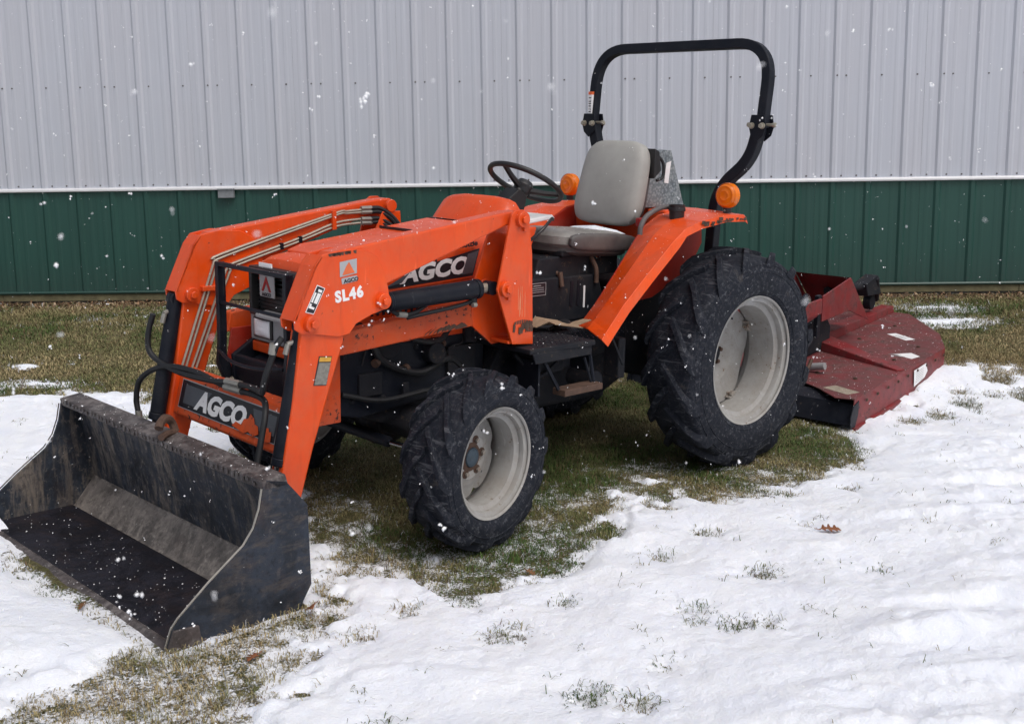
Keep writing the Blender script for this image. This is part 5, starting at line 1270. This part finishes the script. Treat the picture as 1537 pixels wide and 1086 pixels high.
m.add([(x, y, .018*math.sin(x*22+y*15)) for x, y in pts]+[(x, y, .018*math.sin(x*22+y*15)-.003) for x, y in pts], [tuple(range(13)), tuple(range(25, 12, -1))]+[(i, (i+1) % 13, 13+(i+1) % 13, 13+i) for i in range(13)])
o = m.build('cardboard_scrap', CARD); o.scale = (1.15, 1.15, 1.15); o.location = (1.13, .27, .805); o.rotation_euler = (.15, -.1, 2.2)
tag(o, 'torn brown cardboard scrap lying on the tractor floor beside the loader post', 'scrap')
def snowfall():
    r = random.Random(17); m = MB(); cam = Vector((4.781, 4.0238, 1.6169)); mw = scene.camera.matrix_world.to_3x3()
    r2, u2, bk = mw.col[0], mw.col[1], mw.col[2]
    def flake(c, R, lumps):
        for k in range(lumps):
            o_ = Vector((r.uniform(-1, 1), r.uniform(-1, 1), r.uniform(-1, 1)))*R*(.9 if lumps > 1 else 0); s_ = R*r.uniform(.35, .8) if lumps > 1 else R*r.uniform(.5, 1)
            e = [Vector((r.uniform(.5, 1.1), 0, 0)), Vector((0, r.uniform(.5, 1.1), 0)), Vector((0, 0, r.uniform(.5, 1.2)))]
            p = [c+o_+v*s_*sg for v in e for sg in (1, -1)]
            m.add(p, [(0, 2, 4), (2, 1, 4), (1, 3, 4), (3, 0, 4), (2, 0, 5), (1, 2, 5), (3, 1, 5), (0, 3, 5)], 0, lumps > 1)
    for i in range(22):
        d = r.uniform(.42, .95); flake(cam+r2*r.uniform(-.46, .46)*d+u2*r.uniform(-.32, .32)*d-bk*d, r.uniform(.0012, .0021), 3)
    for i in range(5000):
        d = .9+7.6*r.random()**.62
        x = r.uniform(-.62, .62)*d; y = r.uniform(-.46, .46)*d
        c = cam+r2*x+u2*y-bk*d
        if c.z < .06 or c.x < -6.3 and c.y > -1: continue
        s_ = (c.x-1.227)*.7070+(c.y+6.316)*.7072
        if s_ < .05: continue
        k = r.random(); flake(c, .0014+.0036*k**3, 1 if k < .75 else 2)
    for i in range(70):
        d = 1.2+4.2*r.random(); c = cam+r2*r.uniform(-.5, .5)*d+u2*r.uniform(-.34, .34)*d-bk*d
        if c.z > .1: flake(c, .0036+.003*r.random(), 4)
    o_ = m.build('falling_snow', FLAKE, weld=False, split=False); o_['kind'] = 'stuff'; o_['label'] = 'scattered white snowflakes drifting in the air'; o_['category'] = 'snowfall'
snowfall()
def settled():
    """flakes lying on the upward faces of the tractor and mower"""
    from mathutils.bvhtree import BVHTree
    bpy.context.view_layer.update(); V = []; F = []
    for root in (TR, MW):
        for o in root.children_recursive:
            if o.type != 'MESH' or 'wheel' in (o.parent.name if o.parent else ''): continue
            b = len(V); m = o.matrix_world; V += [m @ v.co for v in o.data.vertices]; F += [[b+i for i in p.vertices] for p in o.data.polygons]
    bv = BVHTree.FromPolygons(V, F); r = random.Random(31); m = MB()
    for i in range(5200):
        x = r.uniform(-3.4, 3.3); y = r.uniform(-.95, .95); h = bv.ray_cast(Vector((x, y, 3)), Vector((0, 0, -1)))
        if h[0] is None or abs(h[1].z) < .35: continue
        k = r.random(); s_ = .0012+.0026*k**4; c = h[0]+Vector((0, 0, s_*.3)); e = [Vector((s_*r.uniform(.7, 1.5), 0, 0)), Vector((0, s_*r.uniform(.7, 1.5), 0)), Vector((0, 0, s_*.6))]
        p = [c+v*g for v in e for g in (1, -1)]; m.add(p, [(0, 2, 4), (2, 1, 4), (1, 3, 4), (3, 0, 4), (2, 0, 5), (1, 2, 5), (3, 1, 5), (0, 3, 5)])
    o_ = m.build('settled_snow', FLAKE, weld=False, split=False); tag(o_, 'tiny snowflakes that have settled on the tractor and mower', 'snow', kind='stuff')
settled()
